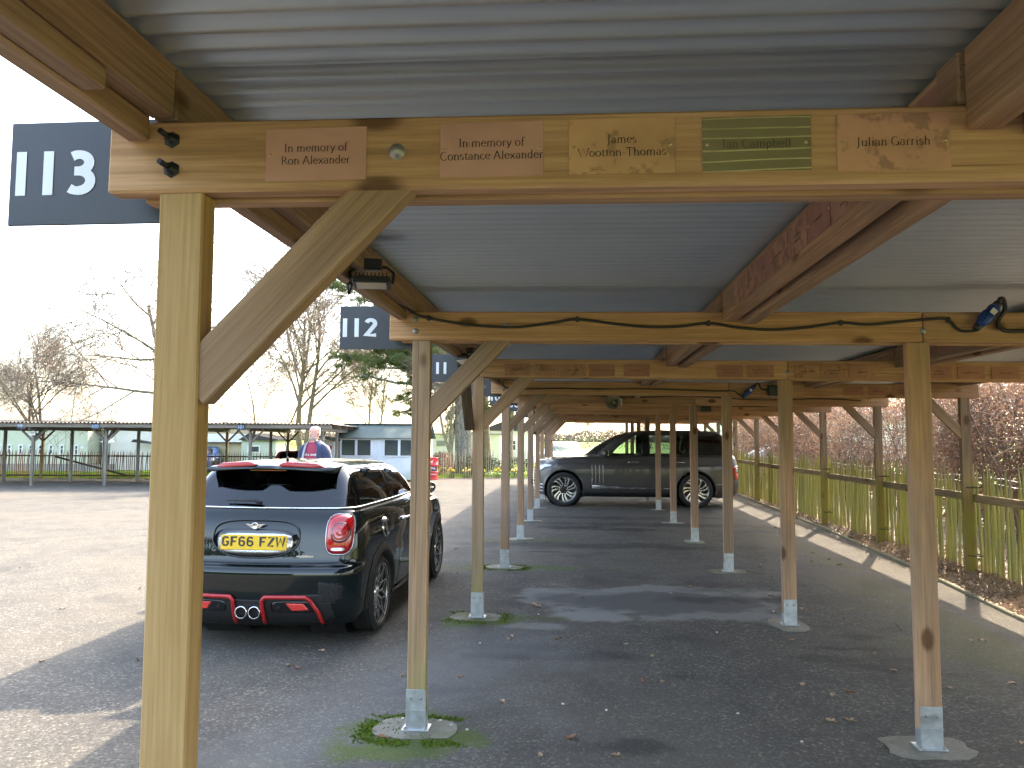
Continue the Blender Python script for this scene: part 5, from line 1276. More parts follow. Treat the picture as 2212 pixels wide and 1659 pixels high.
# ------------------------------------------------------------------ picket fences
def picket_mesh(seed, L, w, t, mat, bend=.02):
    r = random.Random(seed); P = []; N = 6; ph = r.uniform(0, 6)
    for i in range(N + 1):
        x = L * i / N; k = 1.0 if i < N - 0 else .25
        if i == N: x = L
        ww = w * (1 + .18 * math.sin(i * 1.7 + ph)) * (k if i == N else 1); tt = t * (1 + .2 * math.cos(i * 2.1 + ph)) * (k if i == N else 1)
        oy = bend * math.sin(i * .8 + ph); oz = bend * .4 * math.cos(i * 1.1 + ph)
        P.append([(x, oy - ww / 2, oz - tt / 2), (x, oy + ww / 2, oz - tt / 2), (x, oy + ww / 2 * .8, oz + tt / 2), (x, oy - ww / 2 * .8, oz + tt / 2), (x, oy - ww / 2, oz - tt / 2)])
    mb = MB().grid(P, smooth=False)
    return mb.mesh('picket', mat)
pk = [picket_mesh(k, 1.20 + .04 * (k % 4), .028 + .007 * (k % 3), .018, M['picket'], .007) for k in range(9)]
fence = empty('picket_fence', (4.8, 8, 0)); tag(fence, 'green algae-stained chestnut picket fence along the right side of the shelter', 'fence')
fr_ = random.Random(11); y = 6.6; i = 0
while y < 29 and i < 296:
    zg = .02
    o = link('picket', pk[fr_.randrange(9)], fence, (fr_.uniform(-.012, .012), y - 8, zg + fr_.uniform(-.05, .03)))
    o.rotation_euler = (fr_.gauss(0, .022), -math.pi / 2 + fr_.gauss(0, .015), fr_.uniform(-.5, .5) + math.pi / 2)
    y += fr_.uniform(.055, .12) if fr_.random() > .15 else .04; i += 1
wire = MB()
for zz in (.22, 1.10, 1.17):
    wire.tube([(0.0 + .014 * math.sin(yy * 30), yy - 8, zz + .01 * math.sin(yy * 7)) for yy in np.arange(6.6, 29, .06)], .0017, 4)
wire.build('wire', M['galv'], fence)
for n in range(112, 103, -1):
    z_ = .93 + (0 if n > 108 else .02)
    t_ = timber('rail', (4.738 - 4.8, Yf(n) - .0 - 8, z_), (4.738 - 4.8, Yf(n - 1) - .012 - 8, z_ + fr_.uniform(-.01, .01)), .042, .095, M['rail'], parent=fence)
tie = MB().lathe([(.105, -.006), (.105, .006)], 'z', 16).mesh('cable_tie', M['cable'])
for n in (110, 109, 108):
    for zz in (.25, 1.05):
        o = link('cable_tie', tie, fence, (-.08, Yf(n) + .05 - 8, zz)); 

# far picket fence behind the other shelter and the pale one by the drum
pkb = [picket_mesh(20 + k, 1.0 + .04 * (k % 3), .034, .02, M['pickbrown'], .012) for k in range(5)]
pkp = [picket_mesh(30 + k, 1.04 + .05 * (k % 3), .038, .02, M['pickpale'], .012) for k in range(5)]
def fence_line(name, pts, meshes, step, label, rails, railmat, zbase=0.0):
    e = empty(name, (pts[0][0], pts[0][1], 0)); tag(e, label, 'fence')
    rr_ = random.Random(len(label)); o0 = Vector((pts[0][0], pts[0][1], 0))
    for a, b in zip(pts[:-1], pts[1:]):
        a = Vector((*a, 0)); b = Vector((*b, 0)); d = b - a; L = d.length; ang = math.atan2(d.y, d.x); s_ = 0
        while s_ < L:
            p = a + d * (s_ / L) - o0
            q = link('picket', meshes[rr_.randrange(len(meshes))], e, (p.x, p.y, zbase + rr_.uniform(-.04, .02)))
            q.rotation_euler = (rr_.gauss(0, .04), -math.pi / 2 + rr_.gauss(0, .03), ang + math.pi / 2 + rr_.uniform(-.3, .3)) if False else (rr_.gauss(0, .02), -math.pi / 2 + rr_.gauss(0, .03), ang + rr_.uniform(-.25, .25) + math.pi)
            s_ += step * rr_.uniform(.85, 1.15)
        for (z, h, t) in rails:
            timber('rail', a - o0 + Vector((0, -.05, z)), b - o0 + Vector((0, -.05, z)), t, h, railmat, parent=e)
    return e
M['oldroof'] = plain('old_brown_roof', (.085, .075, .065), .8, .1, .25, 2)
TH = R(6); DX, DY = math.cos(TH), math.sin(TH); OX, OY = -17.15, 22.8; SP = 2.28; RG = 2.2
def fsp(k, r): return (OX + SP * k * DX - r * DY, OY + SP * k * DY + r * DX)
fa, fb = fsp(-2.2, 2 * RG + .06), fsp(4.1, 2 * RG + .06)
fence_line('picket_fence', [fa, fsp(1, 2 * RG + .06), fb], pkb, .079, 'brown picket fence with two rails behind the far shelter', [(.83, .05, .04), (.10, .06, .04)], M['darkwood'])
fence_line('picket_fence', [(-5.25, 29.55), (-2.8, 30.1), (.3, 31.0)], pkp, .088, 'pale split-chestnut picket fence on the grass beside the red drum', [], M['pickpale'])
fence_line('picket_fence', [(.35, 31.0), (4.2, 32.2)], pkb, .11, 'dark short picket fence behind the grey car bonnet', [(.6, .04, .03)], M['darkwood'], -.1)

# ------------------------------------------------------------------ the other shelter across the yard
FS = empty('far_timber_shelter', (OX, OY, 0), TH); tag(FS, 'grey timber shelter across the yard with bays 99 to 102', 'shelter')
kk = [-2, -1, 0, 1, 2, 3, 4]
gw = M['greywood']
for k in kk:
    x = k * SP
    for r_ in (0, RG, 2 * RG): timber('post', (x, r_, 0), (x, r_, 1.80), .085, .085, gw if r_ < 4 else M['posta'], parent=FS, up=(0, -1, 0))
    timber('beam', (x, -.25, 1.83), (x, 2 * RG + .2, 1.80), .08, .13, gw, parent=FS)
    for s_ in (-1, 1):
        if (k == 4 and s_ > 0): continue
        timber('brace', (x + s_ * .03, -.0, 1.42), (x + s_ * .42, .0, 1.80), .05, .07, gw, parent=FS, up=(0, -1, 0)); timber('brace', (x + s_ * .03, 2 * RG, 1.4), (x + s_ * .40, 2 * RG, 1.78), .05, .07, M['darkwood'], parent=FS, up=(0, -1, 0))
    timber('brace', (x, .06, 1.45), (x, .42, 1.78), .05, .06, gw, parent=FS, up=(1, 0, 0))
for r_ in (-.30, RG * .5, RG, RG * 1.5, 2 * RG + .15): timber('purlin', (-2.6 * SP, r_, 1.915), (4 * SP + .35, r_, 1.915), .05, .13, gw, parent=FS)
prof2 = [(x, .02 * math.cos(2 * math.pi * x / .12)) for x in np.arange(-2.65 * SP, 4 * SP + .42, .02)]
Pf = [[(x, yy, 1.995 + z + (yy * -.008)) for (x, z) in prof2] for yy in (-.42, 2.0, 2 * RG + .4)]
MB().grid(Pf).grid([[(p[0], p[1], p[2] + .002) for p in row] for row in Pf]).build('roof_sheet', M['oldroof'], FS)
timber('gate_brace', (-1.8, 2 * RG - .02, .80), (.85, 2 * RG - .02, .12), .04, .07, M['darkwood'], parent=FS)
M['signblue'] = plain('sign_digit_pale_blue', (.35, .52, .80), .5)
for k, t_ in ((0, '99'), (1, '100'), (3, '101'), (4, '102')):
    px, py = fsp(k, -.34); e = number_sign(t_, (px - .32 if k else px - .34, py - .02, 1.79), (DX, DY, 0), .27, .20, .105, label={'99': 'small dark sign reading 99 above the white notice on the far shelter', '100': 'small dark sign reading 100 on the far shelter left of the nearest post', '101': 'small dark sign reading 101 on the far shelter just right of the brace', '102': 'small dark sign reading 102 near the man and the blue shed'}[t_], tr=.02, thick=.13, mats=('signblack', 'signblue'), off=.012)
px, py = fsp(0, -.06); e = empty('notice', (px - .09, py - .01, 1.60)); tag(e, 'small white notice on the post below sign 99', 'notice')
MB().box((.09, 0, .06), (.19, .006, .13)).build('sheet', M['white'], e); MB().box((.09, -.005, .085), (.15, .002, .012)).box((.09, -.005, .055), (.13, .002, .01)).build('print', M['ink'], e)

# ------------------------------------------------------------------ buildings
M['palegreen'] = plain('pale_green_render', (.52, .55, .44), .8, 0, .05, 2); M['offwhite'] = plain('off_white_boards', (.74, .72, .66), .7, 0, .05, 3); M['creamw'] = plain('cream_render', (.60, .52, .33), .8, 0, .06, 3)
M['plinth'] = plain('grey_plinth', (.28, .28, .27), .85, 0, .1, 3); M['felt'] = plain('roof_felt_dark', (.05, .045, .04), .9, 0, .2, 6); M['tanroof'] = plain('tan_roof', (.42, .33, .2), .85, 0, .15, 6)
M['pane'] = plain('window_pane', (.05, .06, .07), .08, 0, .1); M['feltg'] = plain('grey_green_felt', (.085, .11, .10), .85, 0, .15, 5)
def m_shed():
    n = NT('pale_blue_shiplap'); v = n.coord(rnd=True); a = n.noise(v, 3, 5); tc = n.new('TexCoord'); sp = n.new('SeparateXYZ'); n.l(tc.outputs['Object'], sp.inputs[0])
    c = n.ramp(a, [(.3, (.64, .675, .715)), (.7, (.74, .765, .80))]); g = n.map(n.math('ADD', sp.outputs[2], n.math('MULTIPLY', a, -.5)), -.15, .2, .5, 0)
    n.base(n.mix(g, c, (.30, .36, .16))).set(rough=.6); return n.m
M['shed'] = m_shed()
def window(parent, x, z, w, h, y, mat='white', bars=1):
    f = MB()
    for (cx, cz, ww, hh) in ((0, h / 2, w + .06, .05), (0, -h / 2, w + .06, .05), (-w / 2, 0, .05, h), (w / 2, 0, .05, h)): f.box((x + cx, y - .02, z + cz), (ww, .05, hh))
    for b in range(bars): f.box((x, y - .012, z + (b + 1) * h / (bars + 1) - h / 2 + h * .08), (w, .04, .03))
    o = f.build('window', M[mat], parent); MB().box((x, y - .004, z), (w, .012, h)).build('pane', M['pane'], o)
# long pale green hut
e = empty('pale_green_hut', (-24.6, 32.3, 0), TH); tag(e, 'long pale green hut with a row of narrow windows behind the far fence', 'building')
MB().box((-1.4, 2, 1.15), (8.2, 4, 1.9)).build('wall', M['palegreen'], e); MB().box((-1.4, 1.97, .15), (8.26, 4.02, .32)).build('plinth', M['plinth'], e)
MB().prism([(-.2, 2.08), (2.0, 2.30), (4.2, 2.08), (4.2, 2.02), (-.2, 2.02)], -5.6, 2.85, 'x').build('roof', M['felt'], e)
for x in (-.25, .2, .62, 1.1, 1.58, 2.22, -.75, -1.2): window(e, x, .94, .15, .40, 0, bars=1)
MB().box((2.48, -.02, 1.05), (.14, .02, .09)).build('wall_vent', M['white'], e)
# white hall beside it
e = empty('white_hall', (-21.6, 33.0, 0), TH); tag(e, 'bright white hall right of the pale green hut', 'building')
MB().box((1.2, 2.5, 1.0), (2.7, 4, 2.0)).build('wall', M['offwhite'], e); MB().prism([(.3, 2.0), (2.5, 2.2), (4.7, 2.0)], -.3, 2.7, 'x').build('roof', M['felt'], e)
MB().box((.55, -.4, .42), (.16, .16, 1.6)).build('flue', M['plinth'], e); MB().lathe([(0, .28), (.32, .0), (.3, -.02)], 'z', 4, (.55, -.4, 1.3), smooth=False).build('flue_hood', M['offwhite'], e)
MB().prism([(-.4, 0), (.9, 0), (.9, .32), (0, .30)], -.9, -.4, 'y').build('ramp', M['plinth'], e); MB().prism([(1.6, 1.42), (2.6, 1.25), (2.6, 1.20), (1.5, 1.30)], -.25, .2, 'y').build('porch_roof', M['felt'], e)
# cream chalet
e = empty('cream_chalet', (-16.9, 33.6, 0), TH); tag(e, 'cream chalet with white gable boards and tan roof behind the far shelter', 'building')
MB().box((.95, 2, .9), (2.3, 4, 1.8)).build('wall', M['creamw'], e); MB().prism([(-.4, 1.70), (.95, 2.25), (2.4, 1.70), (2.4, 1.62), (-.4, 1.62)], -.35, 4.2, 'y').build('roof', M['tanroof'], e)
for k in range(5): MB().box((1.0, -.40, 1.66 - k * .075), (2.6, .03, .07)).build('fascia_board', M['offwhite'], e)
window(e, .3, .85, .5, .4, 0)
# little white green hut
e = empty('small_white_hut', (-14.75, 32.6, 0), TH); tag(e, 'small whitish hut with dark felt roof behind the far shelter', 'building')
MB().box((.75, 1.2, .72), (1.5, 2.4, 1.44)).build('wall', M['palegreen'], e); MB().prism([(-.1, 1.42), (.35, 1.72), (1.65, 1.46), (1.65, 1.40)], -.2, 2.5, 'y').build('roof', M['felt'], e)
window(e, .55, 1.02, .5, .28, 0, bars=0)
# white building behind the drum
e = empty('grey_white_building', (-8.6, 42, 0), 0); tag(e, 'flat grey white building seen left of the big tree trunk', 'building')
MB().box((1.6, 2, .85), (5.6, 4, 1.75)).build('wall', M['offwhite'], e); MB().box((1.6, 2, 1.77), (5.8, 4.2, .08)).build('roof', M['plinth'], e)
MB().box((1.1, -.02, 1.25), (.5, .03, .3)).build('vent', M['plinth'], e)
e = empty('white_cottage', (-6.2, 47, 0), 0); tag(e, 'white cottage glimpsed between the tree trunks', 'building')
MB().box((2.0, 2, 1.0), (3.2, 4, 2.0)).build('wall', M['offwhite'], e); MB().prism([(.2, 2.0), (2.0, 2.7), (3.8, 2.0)], -.2, 4.2, 'y').build('roof', M['felt'], e); window(e, 2.2, 1.1, .6, .6, 0)
e = empty('long_white_shed', (14, 60, 0), 0); tag(e, 'long white building far right behind the hedge end', 'building')
MB().box((6, 3, 1.7), (18, 6, 3.4)).build('wall', M['offwhite'], e); MB().prism([(-.3, 3.4), (3, 4.2), (6.3, 3.4)], -3.2, 15.2, 'x').build('roof', M['plinth'], e)
# pale blue garden shed with shiplap boards
e = empty('blue_shed', (-8.6, 27.25, 0), R(3)); tag(e, 'pale blue wooden shed with dark windows and felt roof', 'shed')
LW = 3.15
MB().box((LW / 2, 1.0, .77), (LW - .04, 1.9, 1.48)).build('wall', M['shed'], e)
for k in range(16):
    z = .05 + k * .092
    if .90 < z < 1.46:
        segs = [(0, .05), (1.17, 1.62), (2.78, LW)]
    else: segs = [(0, LW)]
    for a, b in segs:
        MB().add([(a, -.002, z), (b, -.002, z), (b, .018, z + .094), (a, .018, z + .094), (a, .03, z), (b, .03, z)], [(0, 1, 2, 3), (0, 4, 5, 1)]).build('shiplap_board', M['shed'], e)
    MB().add([(0, .02, z), (0, 1.95, z), (.018, 1.95, z + .094), (.018, .02, z + .094)], [(0, 3, 2, 1)]).build('shiplap_board', M['shed'], e)
MB().box((LW / 2, -.02, 1.545), (LW + .1, .05, .07)).build('fascia_board', M['shed'], e)
rf = MB().prism([(-.14, 1.56), (1.0, 2.08), (2.1, 1.56), (2.1, 1.53), (1.0, 2.045), (-.14, 1.53)], -.1, LW + .1, 'x').build('roof', M['feltg'], e)
MB().box((LW / 2, 1.0, 2.085), (LW + .2, .3, .02)).build('ridge_felt', M['feltg'], rf)
for x0, x1 in ((.06, .56), (.64, 1.14), (1.64, 2.14), (2.22, 2.76)):
    w_ = MB()
    for cx in (x0 - .02, x1 + .02): w_.box((cx, -.02, 1.2), (.05, .04, .62))
    w_.box(((x0 + x1) / 2, -.02, .90), (x1 - x0, .04, .04)).box(((x0 + x1) / 2, -.02, 1.50), (x1 - x0, .04, .03)); wo = w_.build('window', M['shed'], e)
    MB().box(((x0 + x1) / 2, .004, 1.2), (x1 - x0, .01, .58)).build('pane', M['pane'], wo)
MB().box((1.40, -.012, .8), (.035, .03, 1.45)).build('door_post', M['shed'], e)
e = empty('post_box_cabinet', (-9.0, 27.0, 0), 0); tag(e, 'small beige shed end with red label left of the blue shed', 'cabinet')
MB().box((0, .4, .74), (.5, .7, 1.48)).build('wall', M['offwhite'], e); MB().prism([(-.32, 1.56), (.34, 1.44), (.34, 1.48), (-.32, 1.62)], -.1, .9, 'y').build('roof', M['feltg'], e); MB().box((.12, .03, 1.2), (.1, .02, .12)).build('label_plate', M['redtrim'], e)
# oil drum
M['drumred'] = plain('drum_red', (.55, .03, .035), .35, 0, .12, 6, coat=.3)
e = empty('oil_drum', (-5.46, 28.45, 0)); tag(e, 'red oil drum standing by the shed behind a post', 'drum')
pr = [(0, .0), (.27, .0), (.285, .012), (.275, .03), (.275, .26), (.287, .275), (.287, .29), (.275, .305), (.275, .54), (.287, .555), (.287, .57), (.275, .585), (.275, .80), (.285, .815), (.285, .83), (.27, .835), (.265, .81), (0, .81)]
MB().lathe(pr, 'z', 32).build('barrel', M['drumred'], e)
def wrap(mb, r): 
    mb.v = [(r * math.sin(x / r), -r * math.cos(x / r) , z) for (x, y, z) in mb.v]; return mb
lb_ = MB().grid([[(x, 0, z) for z in (.33, .50)] for x in np.linspace(-.34, .34, 17)]); wrap(lb_, .2765).build('label_band', M['signblack'], e)
tx = MB(); text_mb(tx, 'MOTUL', SANS, .075, (.08, 0, .40), (1, 0, 0), (0, 0, 1), .15, .14, lift=Vector((0, 0, 0)), tr=.03); wrap(tx, .279).build('lettering', M['white'], e)
tx = MB(); text_mb(tx, 'MOTUL', SANS, .02, (.08, 0, .355), (1, 0, 0), (0, 0, 1), .13, .12, lift=Vector((0, 0, 0)), tr=.03)
for z in (.19, .22): tx.grid([[(x, 0, z), (x, 0, z + .012)] for x in np.linspace(-.2, .3, 13)])
wrap(tx, .279).build('lettering', M['white'], e)
wg = MB()
for s_ in (-1, 1):
    for pts in ([(0, .66), (.02, .70), (.09, .745), (.075, .71), (.05, .685)], [(0, .645), (.02, .675), (.06, .69), (.05, .665)]): wg.add([(.07 + s_ * a, 0, b) for a, b in pts], [tuple(range(len(pts)))])
wg.add([(.07 - .014, 0, .70), (.07, 0, .72), (.07 + .014, 0, .70), (.07, 0, .63)], [(0, 1, 2, 3)])
wrap(wg, .2775).build('emblem', M['white'], e)

# ------------------------------------------------------------------ trees
def bark(name, c1, c2, sc_=8):
    n = NT(name); v = n.coord((1, 1, .25)); a = n.noise(v, sc_, 6, .65, .5); vo = n.voro(n.coord((1, 1, .3)), sc_ * 1.6, 'DISTANCE_TO_EDGE')
    n.base(n.mix(n.map(vo.outputs['Distance'], 0, .1, .7, 0), n.ramp(a, [(.3, c1), (.7, c2)]), tuple(x * .4 for x in c1))).set(rough=.95, spec=.1)
    n.bump(n.math('ADD', vo.outputs['Distance'], n.math('MULTIPLY', a, .5)), .8, .03); return n.m
M['bark'] = bark('bark_brown', (.17, .135, .105), (.30, .25, .19)); M['barkgrey'] = bark('bark_grey', (.14, .13, .11), (.27, .245, .20), 6); M['barkpale'] = bark('bark_pale', (.22, .19, .12), (.38, .34, .22)); M['twig'] = plain('twigs', (.27, .22, .18), .9, 0, .25, 3, spec=.1)
def bare_tree(loc, H, label, seed, lean=(0, 0), spread=.55, r0=.11, stems=1, levels=4, mat='bark', name='bare_tree', droop=.02, up=.12, dens=1.0):
    r = random.Random(seed); e = empty(name, loc); tag(e, label, 'tree', 'bare winter trees')
    big, small = MB(), MB()
    def grow(p, d, L, rad, lv):
        n = 4 if lv < 2 else 3; pts = [p.copy()]; rads = [rad]; q = p.copy(); dd = d.copy()
        for i in range(n):
            dd = (dd + Vector((r.gauss(0, .11), r.gauss(0, .11), r.gauss(up * .5 if lv < 3 else -droop, .07)))).normalized()
            q = q + dd * (L / n); pts.append(q.copy()); rads.append(max((.02, .016, .012, .008, .0065, .0065)[lv] * H / 9, rad * (1 - .62 * (i + 1) / n)))
        (big if lv < 2 else small).tube(pts, rads, (8, 6, 4, 3, 3, 3)[lv], cap=False)
        if lv >= levels: return
        kids = int(((7, 7, 7, 5, 4)[lv]) * dens + r.random())
        for k in range(kids):
            t = .25 + .75 * (k + r.random()) / kids if lv else .38 + .62 * (k + r.random()) / kids
            i = min(n - 1, int(t * n)); f = t * n - i; b = pts[i].lerp(pts[i + 1], min(1, f)); ax = (pts[i + 1] - pts[i]).normalized()
            side = ax.orthogonal().normalized(); side.rotate(Matrix.Rotation(r.uniform(0, 6.28), 3, ax)); an = r.uniform(.7, 1.25) * spread * 1.3
            grow(b, (ax * math.cos(an) + side * math.sin(an)).normalized(), L * r.uniform(.45, .68) * (1.1 - .35 * t), max(.006, (rads[i] * (1 - f) + rads[i + 1] * f) * .6), lv + 1)
        if lv: grow(pts[-1], dd, L * .55, rads[-1], lv + 1)
    for s_ in range(stems):
        a = 2 * math.pi * s_ / max(1, stems) + r.random(); k = 0 if stems == 1 else .28
        grow(Vector((0, 0, 0)), Vector((lean[0] + k * math.cos(a), lean[1] + k * math.sin(a), 1)).normalized(), H * .62, r0 * (1 if stems == 1 else .7), 0)
    big.build('trunk', M[mat], e, fix=False); small.build('crown', M['twig'], e, fix=False)
    return e
bare_tree((-25.2, 33.5, 0), 7.4, 'spreading bare tree at the far left behind the far shelter', 5, stems=3, r0=.13, spread=.6)
bare_tree((-17.0, 33, 0), 13.2, 'bare tree leaning left behind the nearest post', 8, lean=(-.50, 0), r0=.19, spread=.8, droop=.08, up=.02, dens=1.1)
bare_tree((-13.6, 37, 0), 12.0, 'tall bare tree with upright forks behind the brace', 12, stems=3, r0=.20, spread=.55)
bare_tree((-16.2, 39, 0), 8.0, 'thin bare tree between the leaning tree and the tall forked one', 15, stems=2, r0=.10, spread=.55)
bare_tree((-10.6, 39, 0), 7.2, 'small bare tree behind the blue shed', 21, stems=2, r0=.11, spread=.55, mat='barkpale')
bare_tree((-5.4, 33.2, 0), 6.4, 'pale slender multi-stemmed tree left of the big pine trunk', 33, lean=(-.18, 0), stems=3, r0=.12, spread=.4, mat='barkpale', dens=.8)
bare_tree((-4.75, 36.5, 0), 5.0, 'pale crooked young tree right of the big pine trunk', 35, stems=2, r0=.09, spread=.4, mat='barkpale', dens=.7)
# pines: trunk, limbs and needle clusters
def m_leaf(name, c1, c2, tr=.3, rough=.6):
    n = NT(name); oi = n.new('NewGeometry') if False else None
    v = n.coord(); a = n.noise(v, 1.7, 3); c = n.ramp(a, [(.3, c1), (.7, c2)]); n.base(c).set(rough=rough, spec=.25)
    t = n.new('BsdfTranslucent'); n.l(c, t.inputs[0]); mx = n.new('MixShader'); mx.inputs[0].default_value = tr
    n.l(n.p.outputs[0], mx.inputs[1]); n.l(t.outputs[0], mx.inputs[2]); n.l(mx.outputs[0], n.n['Material Output'].inputs[0]); return n.m
M['needle'] = m_leaf('pine_needles', (.06, .09, .028), (.14, .165, .06), .35)
M['beech'] = m_leaf('beech_leaves', (.18, .10, .065), (.34, .22, .145), .35)
M['ivy'] = m_leaf('dark_shrub_leaves', (.02, .035, .012), (.05, .07, .02), .2)
def pine(loc, H, label, seed, r0, mat, branches, crown=True, lean=(0, 0)):
    r = random.Random(seed); e = empty('pine_tree', loc); tag(e, label, 'tree', 'pine trees')
    tr, nd = MB(), MB(); pts = []; rads = []
    for i in range(13):
        t = i / 12; pts.append(Vector((lean[0] * t * H + .12 * math.sin(t * 5 + seed), lean[1] * t * H, H * t))); rads.append(r0 * (1.15 - .75 * t) * (1.25 if i == 0 else 1))
    tr.tube(pts, rads, 16)
    for (z, ang, L, rise, cl) in branches:
        i = min(11, int(z / H * 12)); p = pts[i].lerp(pts[i + 1], z / H * 12 - i); d = Vector((math.cos(R(ang)), math.sin(R(ang)), rise)).normalized(); bp = [p]; q = p.copy()
        for k in range(6): d = (d + Vector((r.gauss(0, .12), r.gauss(0, .12), r.gauss(0, .08)))).normalized(); q = q + d * L / 6; bp.append(q.copy())
        tr.tube(bp, [r0 * .32 * (1 - .8 * k / 6) + .008 for k in range(7)], 6)
        for c_ in range(cl):
            k = r.uniform(2.2, 6); b = bp[int(min(5, k))].lerp(bp[min(6, int(k) + 1)], k % 1); sd = Vector((r.gauss(0, 1), r.gauss(0, 1), r.gauss(.1, .45))).normalized(); ll = r.uniform(.3, 1.15)
            tip = b + sd * ll; tr.tube([b, b.lerp(tip, .5) + Vector((0, 0, .06)), tip], [.014, .01, .005], 4)
            for m in range(r.randint(4, 7)):
                cc = b.lerp(tip, r.uniform(.35, 1.05)) + Vector((r.gauss(0, .10), r.gauss(0, .10), r.gauss(.04, .08)))
                for s_ in range(36):
                    v = Vector((r.gauss(0, 1), r.gauss(0, 1), r.gauss(.25, .8))).normalized(); ln = r.uniform(.11, .22); w = v.orthogonal().normalized() * .013
                    st = cc + Vector((r.gauss(0, .06), r.gauss(0, .06), r.gauss(0, .04))); nd.add([st - w, st + w, st + v * ln], [(0, 1, 2)])
    tr.build('trunk', M[mat], e, fix=False); nd.build('crown', M['needle'], e, fix=False, kind='stuff')
br = []
rb = random.Random(4)
for k in range(30):
    z = rb.uniform(4.3, 9.7); br.append((z, rb.uniform(140, 235), rb.uniform(2.8, 6.2) * (1 if z < 8.8 else .75), rb.uniform(-.12, .25), 20))
for k in range(12): br.append((rb.uniform(4.5, 9), rb.uniform(0, 360), rb.uniform(1.5, 3.5), rb.uniform(0, .4), 11))
for k in range(3): br.append((rb.uniform(3.2, 4.2), rb.uniform(150, 210), rb.uniform(3, 5), rb.uniform(-.15, .0), 12))
pine((-4.9, 33.4, 0), 10.6, 'big old pine with thick furrowed grey trunk and drooping green crown', 3, .36, 'barkgrey', br)
pine((-4.45, 37.6, 0), 8.5, 'reddish pine trunk right of the big pine, mostly hidden by posts', 9, .26, 'bark', [(rb.uniform(3.0, 7.5), rb.uniform(0, 360), rb.uniform(1.2, 2.8), rb.uniform(-.2, .2), 8) for k in range(10)])
pine((-3.15, 37.0, 0), 9.0, 'dark pine trunk seen between the far posts', 17, .2, 'bark', [(rb.uniform(2.2, 6.5), rb.uniform(0, 360), rb.uniform(1.2, 2.6), rb.uniform(-.3, .1), 9) for k in range(10)])

# scatter of small leaf faces inside boxes
def leaf_cloud(n, fn, size, seed, flat=.5):
    r = random.Random(seed); mb = MB(); V = []; Fc = []
    for i in range(n):
        c = fn(r)
        if c is None: continue
        a = Vector((r.gauss(0, 1), r.gauss(0, 1), r.gauss(0, 1))).normalized(); b = a.orthogonal().normalized(); b.rotate(Matrix.Rotation(r.uniform(0, 6.28), 3, a)); s_ = size * r.uniform(.6, 1.3); d = a.cross(b) * .6
        k = len(V); V += [c - b * s_, c + d * s_ * .8 + a * s_ * .15, c + b * s_, c - d * s_ * .8 + a * s_ * .15]; Fc.append((k, k + 1, k + 2, k + 3))
    mb.add(V, Fc); return mb
# beech hedge beyond the right-hand fence
hd = empty('beech_hedge', (7.4, 8, 0)); tag(hd, 'tall winter beech hedge with coppery leaves behind the green fence', 'hedge')
def hedge_pt(r):
    y = r.uniform(-2.5, 27) if r.random() < .55 else r.uniform(-2, 9); x = r.gauss(0, .6); z = r.uniform(.25, 2.95)
    dn = .78 + .8 * noise.noise((x * 1.1, y * .55, z * .9)) + .35 * noise.noise((x * 3, y * 2.5, z * 2.5))
    mid = math.exp(-((y - 9.5) / 4.0) ** 2); dn -= .50 * mid
    if abs(x) > 1.1 + .35 * noise.noise((y * .8, z, 3)) or z > 2.7 + .3 * noise.noise((y, 5, 0)): return None
    return Vector((x, y, z)) if r.random() < max(.02, dn) else None
leaf_cloud(520000, hedge_pt, .029, 2).build('leaves', M['beech'], hd, fix=False, kind='stuff')
M['hedgetwig'] = plain('hedge_twigs', (.16, .125, .10), .9, 0, .25, 3, spec=.1)
tw = MB(); r = random.Random(6)
for k in range(300):
    y0 = -2.5 + 29.5 * k / 300 + r.uniform(-.1, .1); p = Vector((r.gauss(0, .4), y0, 0)); d = Vector((r.gauss(0, .16), r.gauss(0, .16), 1)).normalized(); pts = [p]
    for i in range(6): d = (d + Vector((r.gauss(0, .12), r.gauss(0, .12), .05))).normalized(); pts.append(pts[-1] + d * .45)
    tw.tube(pts, [.018 * (1 - i / 7.5) for i in range(7)], 4, cap=False)
    for m in range(26):
        i = r.randint(0, 5); b = pts[i].lerp(pts[i + 1], r.random()); v = Vector((r.gauss(0, 1), r.gauss(0, 1), r.gauss(.5, .5))).normalized(); L = r.uniform(.25, .75); t1 = b + v * L * .5; t2 = t1 + (v + Vector((r.gauss(0, .4), r.gauss(0, .4), r.gauss(.1, .3)))).normalized() * L * .5
        tw.tube([b, t1, t2], [.0055, .004, .002], 3, cap=False)
        for q in range(2):
            v2 = (v + Vector((r.gauss(0, .8), r.gauss(0, .8), r.gauss(.2, .5)))).normalized(); tw.tube([t1, t1 + v2 * L * .4], [.003, .0015], 3, cap=False)
tw.build('stems', M['hedgetwig'], hd, fix=False)
# leaf litter on the verge
def lit_pt(r):
    y = r.uniform(3, 27) if r.random() < .5 else r.uniform(5, 13); x = klerp(y) + .02 + abs(r.gauss(0, .7)); 
    if x > 7: return None
    return Vector((x, y, .012 + min(.05, (x - klerp(y)) * .1) + r.uniform(0, .02)))
M['litter'] = plain('leaf_litter', (.40, .28, .18), .6, 0, .6, 1.2)
tag(leaf_cloud(16000, lit_pt, .022, 5).build('leaf_litter', M['litter'], fix=False), 'brown leaf litter along the foot of the green fence', 'leaves', None, 'stuff')
